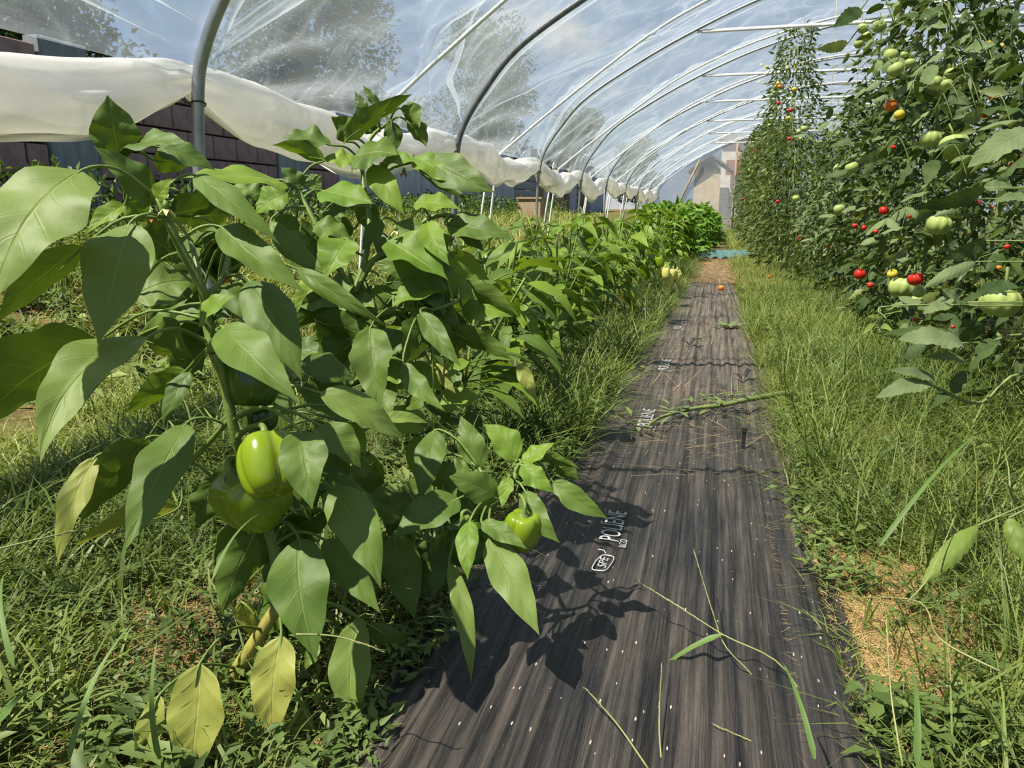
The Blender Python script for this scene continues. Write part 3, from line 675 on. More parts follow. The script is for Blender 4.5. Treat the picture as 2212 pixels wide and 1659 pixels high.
sk2 += stem_tube(p2, 'branch', [(755, 700, 1.05), (850, 670, 1.02), (930, 670, 1.0), (990, 650, 1.0)], [.004, .0035, .003, .002], STEM)
L2 = [
 (795, 250, 766, 196, 28, 1.12, 1.12, .2, 'g'), (822, 232, 783, 182, 22, 1.13, 1.13, .2, 'g'), (748, 304, 850, 216, 52, 1.08, 1.05, -.8, 'g'),
 (812, 255, 892, 207, 32, 1.1, 1.08, -.8, 'g'), (758, 300, 714, 252, 58, 1.1, 1.1, -.8, 'g'), (864, 234, 906, 276, 48, 1.1, 1.08, -.6, 'g'), (880, 262, 922, 318, 44, 1.1, 1.1, -.6, 'g'),
 (845, 262, 852, 330, 46, 1.12, 1.12, -.8, 'g'), (800, 262, 790, 290, 60, 1.14, 1.14, .0, 'g'), (716, 314, 606, 291, 46, 1.06, 1.04, .9, 'g'), (702, 347, 585, 317, 44, 1.04, 1.02, -.6, 'b'),
 (768, 352, 696, 340, 40, 1.06, 1.05, .8, 'b'), (764, 340, 858, 328, 84, 1.05, 1.02, .8, 'g'), (824, 352, 898, 348, 40, 1.06, 1.04, .7, 'b'), (806, 356, 874, 458, 64, 1.05, 1.01, .7, 'b', .06),
 (697, 412, 806, 438, 62, 1.04, 1.0, .9, 'b', .04), (893, 340, 984, 402, 60, 1.06, 1.03, .9, 'b'), (922, 342, 1068, 414, 84, 1.06, 1.02, .4, 'g', .05), (902, 368, 1006, 430, 38, 1.1, 1.08, -.5, 'g'),
 (895, 440, 992, 448, 44, 1.04, 1.02, .9, 'b'), (968, 482, 1108, 512, 66, 1.05, 1.02, .6, 'g', .05), (924, 480, 972, 574, 62, 1.02, .98, .7, 'b', .06), (838, 520, 968, 592, 90, 1.01, .97, .9, 'b', .03),
 (860, 480, 924, 530, 62, 1.04, 1.02, .6, 'g'), (882, 575, 964, 670, 80, 1.02, .99, .5, 'g'), (962, 485, 1046, 542, 42, 1.04, 1.02, -.7, 'g'), (674, 490, 760, 512, 52, 1.0, 1.0, .7, 'g'),
 (770, 435, 815, 512, 56, 1.1, 1.1, -.7, 'g'), (584, 478, 718, 598, 54, 1.0, .96, .3, 'g', .05), (622, 418, 549, 462, 66, 1.04, 1.03, .4, 'b'), (656, 406, 606, 360, 44, 1.03, 1.02, .3, 'g'),
 (664, 380, 694, 412, 44, 1.04, 1.04, .4, 'p'), (612, 396, 396, 370, 74, 1.0, .86, .7, 'b', -.06), (752, 518, 700, 602, 92, .98, .95, .6, 'b'), (800, 708, 818, 880, 104, .95, .90, .6, 'g', .02), (870, 785, 962, 888, 52, .96, .92, .6, 'g', .06),
 (938, 690, 878, 790, 86, 1.0, .98, -.9, 'g'), (908, 673, 997, 792, 54, .98, .94, .5, 'g', .05), (680, 690, 798, 735, 62, 1.0, .98, -.5, 'g'), (772, 640, 810, 665, 40, 1.04, 1.02, .5, 'p'),
 (968, 710, 1106, 782, 46, 1.02, 1.0, -.6, 'g'), (992, 612, 1120, 690, 52, 1.04, 1.02, -.5, 'g'), (700, 500, 745, 440, 50, 1.08, 1.08, .5, 'g'), (560, 420, 500, 400, 50, 1.08, 1.08, .5, 'g'),
 (640, 470, 590, 520, 60, 1.06, 1.04, .0, 'g'), (830, 470, 780, 540, 40, 1.04, 1.04, .4, 'g'), (850, 640, 800, 700, 70, 1.04, 1.02, -.4, 'g'), (700, 560, 650, 470, 60, 1.1, 1.08, -.3, 'g'), (1000, 640, 920, 610, 50, 1.06, 1.04, -.3, 'g'),
 (760, 740, 690, 800, 80, 1.02, 1.0, -.5, 'g'), (860, 820, 780, 850, 60, 1.06, 1.04, -.4, 'g'), (930, 785, 985, 850, 36, 1.1, 1.08, .4, 'y'), (1122, 780, 1160, 868, 38, 1.3, 1.28, .5, 'y'),
]
for s_ in L2: hero_leaf(p2, s_, sk2)
for i in range(70):
    c_ = R.choice([(720, 480), (800, 560), (860, 640), (760, 820), (900, 880), (820, 960), (850, 760), (960, 560), (700, 620), (940, 700), (800, 1120), (700, 1250)])
    bx = c_[0]+R.uniform(-60, 60); by = c_[1]+R.uniform(-60, 60); an = R.uniform(-.3, 3.4); l_ = R.uniform(70, 130); dd = R.uniform(1.0, 1.16)
    hero_leaf(p2, (bx, by, bx+math.cos(an)*l_, by+math.sin(an)*l_, l_*.55, dd, dd+R.uniform(-.05, .03), R.uniform(-.3, .9), R.choice('ggb')), sk2)
flower(p2, 775, 355, 1.04, .010, BROWNF); flower(p2, 855, 498, 1.0, .011); flower(p2, 873, 372, 1.06, .010, BROWNF)

# ------------------------------------------------------------------ low plant leaning over the mulch film
p3 = empty('pepper_plant', onZ(905, 1290), 'low bell pepper plant leaning over the black mulch film with two green fruits', 'plant')
sk3 = stem_tube(p3, 'stem', [(905, 1290, 1.0), (940, 1180, .96), (1010, 1120, .92), (1075, 1080, .90), (1110, 1040, .90)], [.007, .006, .005, .004, .003], STEM)
sk3 += stem_tube(p3, 'branch', [(1075, 1080, .90), (1050, 1040, .91), (1035, 1010, .92)], [.003, .003, .002], STEM)
sk3 += stem_tube(p3, 'branch', [(1110, 1040, .90), (1120, 1005, .92), (1150, 990, .93)], [.003, .0025, .002], STEM)
L3 = [
 (885, 1118, 798, 1074, 66, .96, .96, .0, 'g'), (852, 1150, 896, 1340, 94, .94, .92, -.6, 'g'), (930, 1160, 935, 1292, 90, .96, .94, -.6, 'g'), (992, 1076, 845, 1163, 88, .86, .82, .7, 'g', -.03),
 (940, 928, 903, 1078, 70, .94, .88, .4, 'g'), (1040, 1012, 994, 895, 66, .93, .95, .3, 'g'), (1116, 996, 1044, 914, 70, .94, .96, .6, 'b', .06), (1120, 990, 1062, 920, 58, .97, .98, .4, 'g'), (1128, 1000, 1198, 956, 40, .92, .92, .8, 'b'),
 (1020, 1015, 955, 1022, 58, .93, .92, .4, 'g'), (1078, 1078, 966, 1028, 74, .88, .86, .0, 'g', .05), (1100, 1030, 1084, 1098, 38, .88, .86, .5, 'b'), (1126, 1004, 1198, 1064, 52, .90, .88, .6, 'b', .05),
 (1134, 1060, 1210, 1172, 62, .88, .85, .4, 'g', .09), (1194, 1040, 1314, 1120, 56, .92, .90, .0, 'g', .05), (1158, 988, 1254, 1014, 28, .93, .93, -.5, 'g'), (1016, 1124, 1010, 1252, 54, .84, .80, .5, 'b'),
 (1040, 1128, 1138, 1182, 48, .85, .82, .6, 'g'), (1056, 1160, 1166, 1372, 90, .84, .78, .7, 'p', .02), (970, 1215, 1016, 1478, 50, .86, .82, .4, 'p', -.03), (1200, 1000, 1250, 1040, 44, .95, .95, -.5, 'g'), (930, 1000, 985, 1080, 70, .98, .98, -.5, 'g')]
for s_ in L3: hero_leaf(p3, s_, sk3)
pepper_fruit(p3, 1128, 1146, .862, 90, 96, UPV*.9-FW*.35+RT*.1, GREENP, 4, .4, 'light green pepper over the film', P(1119, 1068, .88), dip=.22)
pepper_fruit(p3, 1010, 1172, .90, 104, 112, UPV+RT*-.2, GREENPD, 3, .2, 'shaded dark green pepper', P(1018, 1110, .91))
for i in range(14):
    bx = R.uniform(820, 980); by = R.uniform(980, 1250); an = R.uniform(.3, 2.8); l_ = R.uniform(90, 140)
    hero_leaf(p3, (bx, by, bx+math.cos(an)*l_, by+math.sin(an)*l_, l_*.5, 1.04, 1.02, R.uniform(-.7, .5), 'g'), sk3)

# ------------------------------------------------------------------ row of pepper plants down the bed
leafmeshes = {}
for key, mat in (('g', PEP), ('b', PEPB)):
    for i in range(5):
        mb = MB(); leaf_geo(mb, (0, 0, 0), (0, .13, -.02), .078*R.uniform(.85, 1.1), (0, 0, 1), arch=R.uniform(.05, .13), droop=R.uniform(.05, .32), fold=R.uniform(.1, .35), ruffle=.1, res=(4, 8))
        mb.tube([(0, -.035, .0), (0, -.01, .004), (0, .01, .003)], [.0016, .0014, .0012], 4, cap=False)
        leafmeshes.setdefault(key, []).append(mb.mesh('leaf', mat))
fr_mesh = {}
for key, mat in (('g', GREENP), ('y', YELP)):
    mb = MB(); fruit_geo(mb, (0, 0, -.035), (0, 0, 1), .026, .075, 3, nu=20, nv=12); mb.tube([(0, 0, -.008), (0, .003, .012)], [.006, .003], 6); fr_mesh[key] = mb.mesh('pepper', mat)
def row_pepper(x, y, h, nleaf, mix, label, group=None, spread=.22, fruits=()):
    root = empty('pepper_plant', (x, y, gzf(x, y)), label, 'plant', group)
    mb = MB(); tips = []
    mb.tube([(0, 0, -.01), (.01, 0, h*.25), (0, .01, h*.38)], [.007, .006, .005], 6)
    for b_i in range(5):
        a_ = b_i*1.26+R.uniform(-.3, .3); ex = Vector((math.cos(a_)*spread*.6, math.sin(a_)*spread*.6, h*R.uniform(.8, 1.0)))
        md = Vector((ex.x*.5, ex.y*.5, h*.62)); mb.tube(smooth_poly([(0, .01, h*.36), md, ex], 3), .003, 5); tips += [(Vector((0, 0, h*.36)), md), (md, ex)]
    st = mb.mesh('stem', STEM); link('stem', st, root)
    for i in range(nleaf):
        a, b = R.choice(tips); q = a.lerp(b, R.random()); q = q+Vector((R.uniform(-.05, .05), R.uniform(-.05, .05), R.uniform(-.05, .03)))
        low = R.random() < .22
        if low: q = Vector((R.uniform(-.1, .1), R.uniform(-.1, .1), h*R.uniform(.15, .45)))
        az = math.atan2(q.y, q.x)+R.uniform(-1, 1)-math.pi/2; s_ = R.uniform(.6, 1.15)*(1. if nleaf > 40 else 1.15)
        o = link('leaf', R.choice(leafmeshes['b' if R.random() < mix else 'g']), root, q, Euler((R.uniform(-.8, .35), R.uniform(-.5, .5), az)), (s_, s_, s_))
    for (fx, fy, fz, k_) in fruits:
        o = link('pepper', fr_mesh[k_], root, (fx, fy, fz), Euler((R.uniform(-.2, .2), R.uniform(-.2, .2), R.uniform(0, 6))))
    return root
rows = [(-.50, 1.50, .42, 46, .4), (-.54, 1.95, .48, 66, .5), (-.48, 2.42, .52, 70, .55), (-.54, 2.9, .52, 66, .6), (-.46, 3.4, .54, 66, .7), (-.50, 3.95, .55, 60, .7),
        (-.42, 4.5, .50, 54, .9), (-.50, 5.1, .52, 52, .95), (-.40, 5.7, .55, 50, 1.), (-.46, 6.3, .55, 46, 1.), (-.36, 6.95, .55, 46, 1.)]
rl = ['half-hidden pepper plant directly behind the tall leafy one', 'broad-leaved pepper plant next beyond the tall leafy plant, in long grass', 'pepper plant with a drooping dark leaf, beside the grass edge',
      'fourth free-standing pepper plant down the row', 'fifth free-standing pepper plant down the row, mid green', 'sixth free-standing pepper plant down the row', 'yellow-green pepper plant bearing pale yellow peppers by the path',
      'bright yellow-green pepper plant just beyond the pale yellow peppers', 'bright pepper plant second beyond the pale yellow peppers', 'bright pepper plant third beyond the pale yellow peppers', 'bright pepper plant fourth beyond the pale yellow peppers']
rows += [(-.84, 2.75, .46, 50, .6), (-.88, 3.5, .48, 50, .7), (-.82, 4.3, .5, 46, .9), (-.80, 5.3, .5, 44, 1.)]
rl += ['pepper plant on the left side of the row, behind the tall plant\'s right leaves', 'second pepper plant on the left side of the row', 'third pepper plant on the left side of the row, near the second hoop post', 'fourth pepper plant on the left side of the row, near the third hoop post']
for (x, y, h, nl, mixv), lab in zip(rows, rl):
    fr = ()
    if y == 4.5: fr = [(.16, -.12, .20, 'y'), (.20, -.08, .19, 'y'), (.14, -.05, .21, 'y'), (.22, -.02, .18, 'y'), (.18, -.1, .16, 'y'), (.12, -.12, .26, 'g'), (.23, -.06, .17, 'y')]
    elif y == 3.4 and x > -.6: fr = [(.12, -.08, .20, 'g')]
    row_pepper(x, y, h, nl, mixv, lab, fruits=fr)

# ------------------------------------------------------------------ quick builders for masses of small leaves (numpy)
def mass_mesh(name, V, F, tint, mat):
    me = bpy.data.meshes.new(name); nv = len(V); F = np.asarray(F, np.int32); nf = len(F); k = F.shape[1]
    me.vertices.add(nv); me.vertices.foreach_set('co', np.asarray(V, np.float32).ravel())
    me.loops.add(nf*k); me.loops.foreach_set('vertex_index', F.ravel())
    me.polygons.add(nf); me.polygons.foreach_set('loop_start', np.arange(0, nf*k, k, dtype=np.int32))
    try: me.polygons.foreach_set('loop_total', np.full(nf, k, np.int32))
    except Exception: pass
    at = me.attributes.new('tint', 'FLOAT', 'POINT'); at.data.foreach_set('value', np.asarray(tint, np.float32))
    me.update(calc_edges=True); me.polygons.foreach_set('use_smooth', [True]*nf); me.materials.append(mat); return me
def blades(B, H, Wd, lean, bend, tint, az=None, seg=3):
    """B Nx3 bases, H heights, Wd widths; each blade a tapering ribbon that leans and bends over"""
    N = len(B); az = NR.uniform(0, 2*np.pi, N) if az is None else az
    dr = np.stack([np.cos(az), np.sin(az), np.zeros(N)], 1); sd = np.stack([-np.sin(az), np.cos(az), np.zeros(N)], 1)
    tw = NR.uniform(-.8, .8, N); sd = sd*np.cos(tw)[:, None]+dr*np.sin(tw)[:, None]
    V = np.zeros((N, 2*(seg+1), 3))
    for j in range(seg+1):
        t = j/seg; w = Wd*(1-t**1.6)*.5+Wd*.02
        out_ = H*(lean*t+bend*t*t); up = H*t*np.clip(1-.5*lean**2, .25, 1)-H*bend*.55*t*t*t
        c = B+dr*out_[:, None]; c[:, 2] += up
        V[:, 2*j] = c-sd*w[:, None]; V[:, 2*j+1] = c+sd*w[:, None]
    V = V.reshape(-1, 3); base = (np.arange(N)*2*(seg+1))[:, None]
    F = np.concatenate([base+np.array([2*j, 2*j+1, 2*j+3, 2*j+2]) for j in range(seg)], 0)
    return V, F, np.repeat(tint, 2*(seg+1))
def leaflets(C, D, Nn, L_, W_, tint):
    """small pointed leaves: 2 quads folded on the midrib"""
    N = len(C); D = D/np.linalg.norm(D, axis=1, keepdims=True); S = np.cross(D, Nn); S /= np.linalg.norm(S, axis=1, keepdims=True)+1e-9
    U = np.cross(S, D); L_ = L_[:, None]; W_ = W_[:, None]
    V = np.stack([C, C+D*L_*.4+S*W_*.5+U*W_*.18, C+D*L_*.45, C+D*L_*.4-S*W_*.5+U*W_*.18, C+D*L_-U*L_*.15], 1).reshape(-1, 3)
    b_ = (np.arange(N)*5)[:, None]
    F = np.concatenate([b_+np.array([0, 1, 4, 2]), b_+np.array([0, 2, 4, 3])], 0); return V, F, np.repeat(tint, 5)
def cat(parts):
    V = []; F = []; T = []; o_ = 0
    for v, f, t in parts: V.append(v); F.append(f+o_); T.append(t); o_ += len(v)
    return np.concatenate(V), np.concatenate(F), np.concatenate(T)
def rnd_dirs(N, zbias=.0, zs=1.):
    d = NR.normal(0, 1, (N, 3)); d[:, 2] = d[:, 2]*zs+zbias; return d/np.linalg.norm(d, axis=1, keepdims=True)
def scatter(N, x0, x1, y0, y1, dens=None, pw=1.):
    x = NR.uniform(x0, x1, N); u = NR.uniform(0, 1, N)**pw; y = y0+(y1-y0)*u
    if dens is not None:
        k = NR.uniform(0, 1, N) < dens(x, y); x = x[k]; y = y[k]
    return x, y
def tuft(x, y, s, seed):
    a = .6*x+.8*y; b = .8*x-.6*y
    return .45*vnoise(a*s+30, b*s+30, seed)+.33*vnoise(b*s*2.3+11, a*s*2.3+7, seed+1)+.22*vnoise(a*s*5.9+3, b*s*5.9+19, seed+2)
def off_path(x, y):
    e0 = -.30+.05*(tuft(x*0, y, 2.2, 1)-.3)+.03*np.clip(y-.8, 0, 5); e1 = .155+.03*(tuft(x*0, y, 3, 2)-.5)
    return (x < e0) | (x > e1)

def stuff(name, me, label, cat_, ): o = link(name, me); return tag(o, label, cat_, kind='stuff')
# grass left of the pepper row
def grass(name, label, regs, mat=GRASS):
    parts = []
    for (N, x0, x1, y0, y1, h0, h1, w0, w1, t0, t1, pw, dn) in regs:
        def dens(x, y):
            d = np.where(tuft(x, y, 4.5, 9) > dn, 1., .25)
            d = d*np.where(((x-.25)/.09)**2+((y-.98)/.2)**2 < 1, .12, 1.)*np.where(((x+.62)/.12)**2+((y-.75)/.14)**2 < 1, .3, 1.)
            return d*off_path(x, y)
        x, y = scatter(N, x0, x1, y0, y1, dens, pw); n_ = len(x); z = gz(x, y)
        hm = .45+1.1*tuft(x, y, 3.1, 4)
        H = NR.uniform(h0, h1, n_)*hm
        H = H*np.where((x > -.62) & (x < -.25) & (y < .72), .55, 1.)*np.where((np.abs(x+.07) < .30) & (y < 1.4), .6, 1.)
        tt = np.clip(t0+(t1-t0)*(NR.beta(2, 2, n_)*.7+.3*tuft(x, y, 2., 6)), 0, 1)
        parts.append(blades(np.stack([x, y, z-.004], 1), H, NR.uniform(w0, w1, n_), NR.uniform(0, .8, n_), NR.uniform(.1, .9, n_), tt))
    V, F, T = cat(parts); return stuff(name, mass_mesh(name, V, F, T, mat), label, 'grass')
grass('grass', 'tall tangled green grass growing left of and around the pepper plants', [
    (30000, -1.5, -.24, .15, 2.2, .035, .10, .002, .0055, .15, .92, 1., .35), (6500, -1.2, -.35, .12, 1.5, .06, .16, .003, .0075, .05, .7, 1., .4),
    (26000, -3.6, -.55, 1.5, 7.5, .05, .15, .003, .008, .22, .85, 1.15, .3), (8000, -4.0, -2., 3, 18, .08, .25, .008, .016, .4, 1., 1., .3), (9000, -1.9, -.5, 6, 18.2, .08, .2, .007, .014, .3, .9, 1., .3),
    (11000, -.42, -.16, 1.3, 9, .07, .20, .0025, .006, .1, .8, 1.2, .3)])
grass('grass', 'fine green and straw-coloured grass between the mulch film and the tomato row', [
    (32000, .16, .95, .45, 2.8, .03, .10, .0014, .0042, .2, 1., 1.2, .40), (10000, .2, .95, .5, 2.8, .08, .24, .0013, .0042, .1, .8, 1., .45),
    (34000, .13, .80, 2.5, 9, .04, .13, .0022, .0055, .2, .95, 1.2, .35), (9000, -.15, .7, 8, 18.2, .06, .18, .006, .012, .4, 1., 1., .2), (8000, .7, 3.0, .8, 9, .06, .18, .004, .009, .2, .8, 1., .3)])
# dry straw on the bare ground
x, y = scatter(15000, .13, .62, .5, 3.2, None, 1.2); n_ = len(x); parts = [blades(np.stack([x, y, gz(x, y)+.003], 1), NR.uniform(.01, .045, n_), NR.uniform(.0008, .002, n_), NR.uniform(1.6, 3., n_), NR.uniform(-.1, .2, n_), NR.uniform(0, 1, n_), seg=1)]
x, y = scatter(4500, .16, .34, .75, 1.25); n_ = len(x); parts += [blades(np.stack([x, y, gz(x, y)+.004], 1), NR.uniform(.01, .05, n_), NR.uniform(.0008, .0022, n_), NR.uniform(1.6, 3., n_), NR.uniform(-.1, .2, n_), NR.uniform(.2, 1, n_), seg=1)]
x, y = scatter(7000, -1.0, -.3, .3, 1.4); n_ = len(x); parts += [blades(np.stack([x, y, gz(x, y)+.003], 1), NR.uniform(.01, .04, n_), NR.uniform(.0008, .002, n_), NR.uniform(1.6, 3., n_), NR.uniform(-.1, .2, n_), NR.uniform(0, .8, n_), seg=1)]
x, y = scatter(9000, -.25, .5, 5.4, 10.); n_ = len(x); parts += [blades(np.stack([x, y, gz(x, y)+.02], 1), NR.uniform(.03, .12, n_), NR.uniform(.002, .004, n_), NR.uniform(1.6, 3., n_), NR.uniform(-.1, .2, n_), NR.uniform(0, 1, n_), seg=1)]
x, y = scatter(700, -.25, .14, 1.2, 6.4, lambda x, y: np.where((np.abs(y-1.75) < .16) | (np.abs(y-2.15) < .07) | (x > .06)&(y > 4), 1., .12)); n_ = len(x); parts += [blades(np.stack([x, y, gz(x, y)+.014], 1), NR.uniform(.04, .13, n_), NR.uniform(.001, .002, n_), NR.uniform(1.6, 3., n_), NR.uniform(-.1, .3, n_), NR.uniform(0, .8, n_), seg=2)]
V, F, T = cat(parts); tag(link('straw', mass_mesh('straw', V, F, T, STRAW)), 'golden dry straw and dead grass lying beside the mulch film', 'straw', kind='stuff')
# low broad-leaved weeds
def weeds(label, regs):
    parts = []
    for (N, x0, x1, y0, y1, h, l0, l1, dn) in regs:
        x, y = scatter(N, x0, x1, y0, y1, lambda x, y: (tuft(x, y, 5, 14) > dn)*off_path(x, y)); n_ = len(x)
        for k in range(7):
            t = k/6; az = NR.uniform(0, 6.28, n_)
            H = h*(.3+.9*tuft(x, y, 3, 5))
            C = np.stack([x+.02*np.cos(k*2.4+x*50)*t, y+.02*np.sin(k*2.4+x*50)*t, gz(x, y)+H*t+.005], 1)
            D = np.stack([np.cos(az), np.sin(az), NR.uniform(-.2, .7, n_)], 1); L_ = NR.uniform(l0, l1, n_)
            Nn = np.tile(np.array([[0, 0, 1.]]), (n_, 1))+NR.normal(0, .25, (n_, 3))
            parts.append(leaflets(C, D, Nn, L_, L_*NR.uniform(.28, .42, n_), np.clip(NR.beta(2.5, 2.5, n_), 0, 1)))
    V, F, T = cat(parts); return stuff('weeds', mass_mesh('weeds', V, F, T, WEED), label, 'weeds')
weeds('low broad-leaved weeds among the grass at the right of the mulch film', [(1700, .15, .85, .5, 1.9, .06, .012, .03, .5), (1500, .2, .9, 1.8, 4.5, .07, .015, .035, .52), (170, .17, .6, .42, .8, .06, .018, .038, .4)])
weeds('low leafy weeds at the foot of the pepper plants', [(1000, -1.1, -.26, .3, 1.2, .04, .010, .026, .5), (110, -.75, -.42, .3, .55, .05, .02, .04, .35), (160, -.33, -.24, .55, .85, .03, .012, .024, .3), (2200, -.6, -.22, 1.1, 3.4, .05, .02, .04, .45), (3000, -3.4, -.8, 1.5, 5.5, .08, .03, .07, .5)])
x, y = scatter(1500, -4.05, -3.2, 3, 17); n_ = len(x); parts = []
for k in range(8):
    C = np.stack([x+NR.normal(0, .03, n_), y+NR.normal(0, .03, n_), gz(x, y)+k*.045*(.4+tuft(x, y, 1.3, 3))], 1); L_ = NR.uniform(.03, .07, n_)
    parts.append(leaflets(C, rnd_dirs(n_, .3), rnd_dirs(n_, 1.), L_, L_*.4, NR.uniform(0, 1, n_)))
V, F, T = cat(parts); stuff('weeds', mass_mesh('weeds', V, F, T, FOL), 'scrubby weeds along the foot of the block wall', 'weeds')

# ------------------------------------------------------------------ mulch film
mf = empty('mulch_film', (-.07, .3, 0), 'black ridged mulch film laid as a narrow dusty path', 'mulch film')
mx_ = np.linspace(-.34, .19, 170); my_ = np.linspace(.12, 7.2, 520); XX, YM = np.meshgrid(mx_, my_)
def mulch_x(X_, Y_): return X_*(1-.045*np.clip(Y_-1, 0, 5)) + .012*np.sin(Y_*.9)
def mulch_z(X_, Y_):
    wv = X_*95+3.2*vnoise(Y_*1.1, X_*3, 12)+.5*np.sin(Y_*2)
    z = .0034*np.sin(wv)+.0026*np.sin(X_*213+4*vnoise(Y_*.9+5, X_*4, 13))+.003*(vnoise(X_*14, Y_*2.4, 14)-.5)+.006*(vnoise(X_*4, Y_*3, 15)-.5)
    z = z*(1-.9*np.exp(-((X_+.15)/.034)**4))
    edge = np.clip((np.abs(X_+.07)-.22)/.05, 0, 1)
    return .016+z-edge**2*.016+.002*np.exp(-((Y_-2.15)/.03)**2)
def mulch_top(x_, y_):
    x_ = np.asarray(x_, float); y_ = np.asarray(y_, float); return mulch_z((x_-.012*np.sin(y_*.9))/(1-.045*np.clip(y_-1, 0, 5)), y_)
def mulch_at(x_, y_): return float(mulch_top(x_, y_))
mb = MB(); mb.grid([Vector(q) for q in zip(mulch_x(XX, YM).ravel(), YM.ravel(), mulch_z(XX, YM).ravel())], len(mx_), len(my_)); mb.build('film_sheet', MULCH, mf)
# printed lettering along the strip
def put_text(body, cx_, cy_, L_, hgt, parent):
    cu = bpy.data.curves.new('print', 'FONT'); cu.body = body; cu.align_x = 'CENTER'; cu.align_y = 'CENTER'; cu.size = 1; cu.shear = .25
    ob = bpy.data.objects.new('tmp', cu); COL.objects.link(ob); bpy.context.view_layer.update()
    dg = bpy.context.evaluated_depsgraph_get(); me = bpy.data.meshes.new_from_object(ob.evaluated_get(dg)); bpy.data.objects.remove(ob)
    import bmesh
    bm = bmesh.new(); bm.from_mesh(me); bmesh.ops.triangulate(bm, faces=bm.faces[:])
    for _ in range(2): bmesh.ops.subdivide_edges(bm, edges=[e_ for e_ in bm.edges if e_.calc_length() > .12], cuts=2, use_grid_fill=True)
    bmesh.ops.triangulate(bm, faces=bm.faces[:]); bm.to_mesh(me); bm.free()
    co = np.empty(len(me.vertices)*3); me.vertices.foreach_get('co', co); co = co.reshape(-1, 3)
    w = np.ptp(co[:, 0]); hh = np.ptp(co[:, 1]); lx = co[:, 0]/w*L_; ly = co[:, 1]/hh*hgt
    wx = cx_-ly; wyy = cy_+lx      # reads away from the viewer, tops towards the peppers
    z = mulch_top(wx, wyy)+.0034
    loc = parent.location; nc = np.stack([wx-loc.x, wyy-loc.y, z-loc.z], 1); me.vertices.foreach_set('co', nc.ravel()); me.update()
    me.materials.clear(); me.materials.append(PRINT); o = link('printed_word', me, parent); o['label'] = 'white printed lettering'; return o
for (px, py, L_, h_) in ((1327, 1140, .125, .032), (1398, 905, .17, .032), (1437, 790, .19, .032), (1466, 705, .2, .032)):
    g = onZ(px, py, .016); put_text('POLIENE', g.x, g.y, L_, h_, mf)
    put_text('&CO', g.x+.022, g.y-L_*.52, .03, .012, mf)
g = onZ(1303, 1219, .017); mb = MB(); ring = []
for t in np.linspace(0, 2*math.pi, 33):
    c_, s_ = math.cos(t), math.sin(t); q = (abs(c_)**.55*math.copysign(1, c_)*.0115, abs(s_)**.55*math.copysign(1, s_)*.026)
    px_, py_ = g.x+q[0]+q[1]*.15, g.y+q[1]; ring.append(Vector((px_, py_, mulch_at(px_, py_)+.003)))
mb.tube(ring, .0011, 4, cap=False); mb.tube([Vector((g.x, g.y+.026, .022)), Vector((g.x-.004, g.y+.036, .022)), Vector((g.x-.013, g.y+.037, .022))], .0009, 4)
o = mb.build('printed_logo', PRINT, mf); o['label'] = 'white rounded logo outline'
put_text('SPE', g.x, g.y, .036, .013, mf)

# ------------------------------------------------------------------ small things lying about the path
def thing_mesh(name, mb, mat, label, cat_, group=None, smooth=True): o = mb.build(name, mat, smooth=smooth); return tag(o, label, cat_, group)
for (px, py, lab) in ((1380, 672, 'larger white plastic scrap lying in the grass left of the path'), (1397, 669, 'smaller white plastic scrap beside the larger one left of the path')):
    g = onZ(px, py, .03); mb = MB(); fruit_geo(mb, g, (0, 0, 1), .028, .02, 3, .3, nu=14, nv=8); thing_mesh('plastic_scrap', mb, WHITE, lab, 'scrap')
g = onZ(1558, 622, .03); mb = MB(); tomato_geo(mb, g, .022); thing_mesh('fallen_tomato', mb, TO, 'fallen orange tomato at the far end of the mulch film', 'tomato')
g = onZ(1662, 598, .03); mb = MB(); tomato_geo(mb, g, .02); thing_mesh('fallen_tomato', mb, TO, 'fallen orange tomato in the grass below the tomato row', 'tomato')
mb = MB(); pts = []
for j in range(16):
    for i in range(20):
        yy = 8.0+.75*j/15; xx = -.21+.55*i/19; pts.append(Vector((xx, yy, .04+.05*math.sin(j/15*math.pi)+.014*math.sin(i*1.9+j*.7))))
mb.grid(pts, 20, 16); thing_mesh('ground_sheet', mb, TEAL, 'crumpled blue-green sheet lying across the far path', 'sheet')
for (px, py, lab) in ((1490, 748, 'torn black flap in the middle of the mulch film'), (1604, 822, 'black peg at the right edge of the mulch film')):
    g = onZ(px, py, .02); mb = MB(); leaf_geo(mb, g, g+Vector((.045, .05, .012)), .035, (0, 0, 1), res=(4, 6), ruffle=.4, arch=.3); leaf_geo(mb, g, g+Vector((-.04, .02, .014)), .02, (0, 0, 1), res=(4, 6), arch=.2); thing_mesh('black_scrap', mb, WIRE, lab, 'scrap')
g = onZ(1604, 985, .0); mb = MB(); mb.box((g.x, g.y, .025), (.008, .008, .07)); mb.box((g.x, g.y, .06), (.012, .012, .01)); thing_mesh('film_peg', mb, WIRE, 'dark upright peg at the right edge of the film beside the cut stem', 'peg', smooth=False)
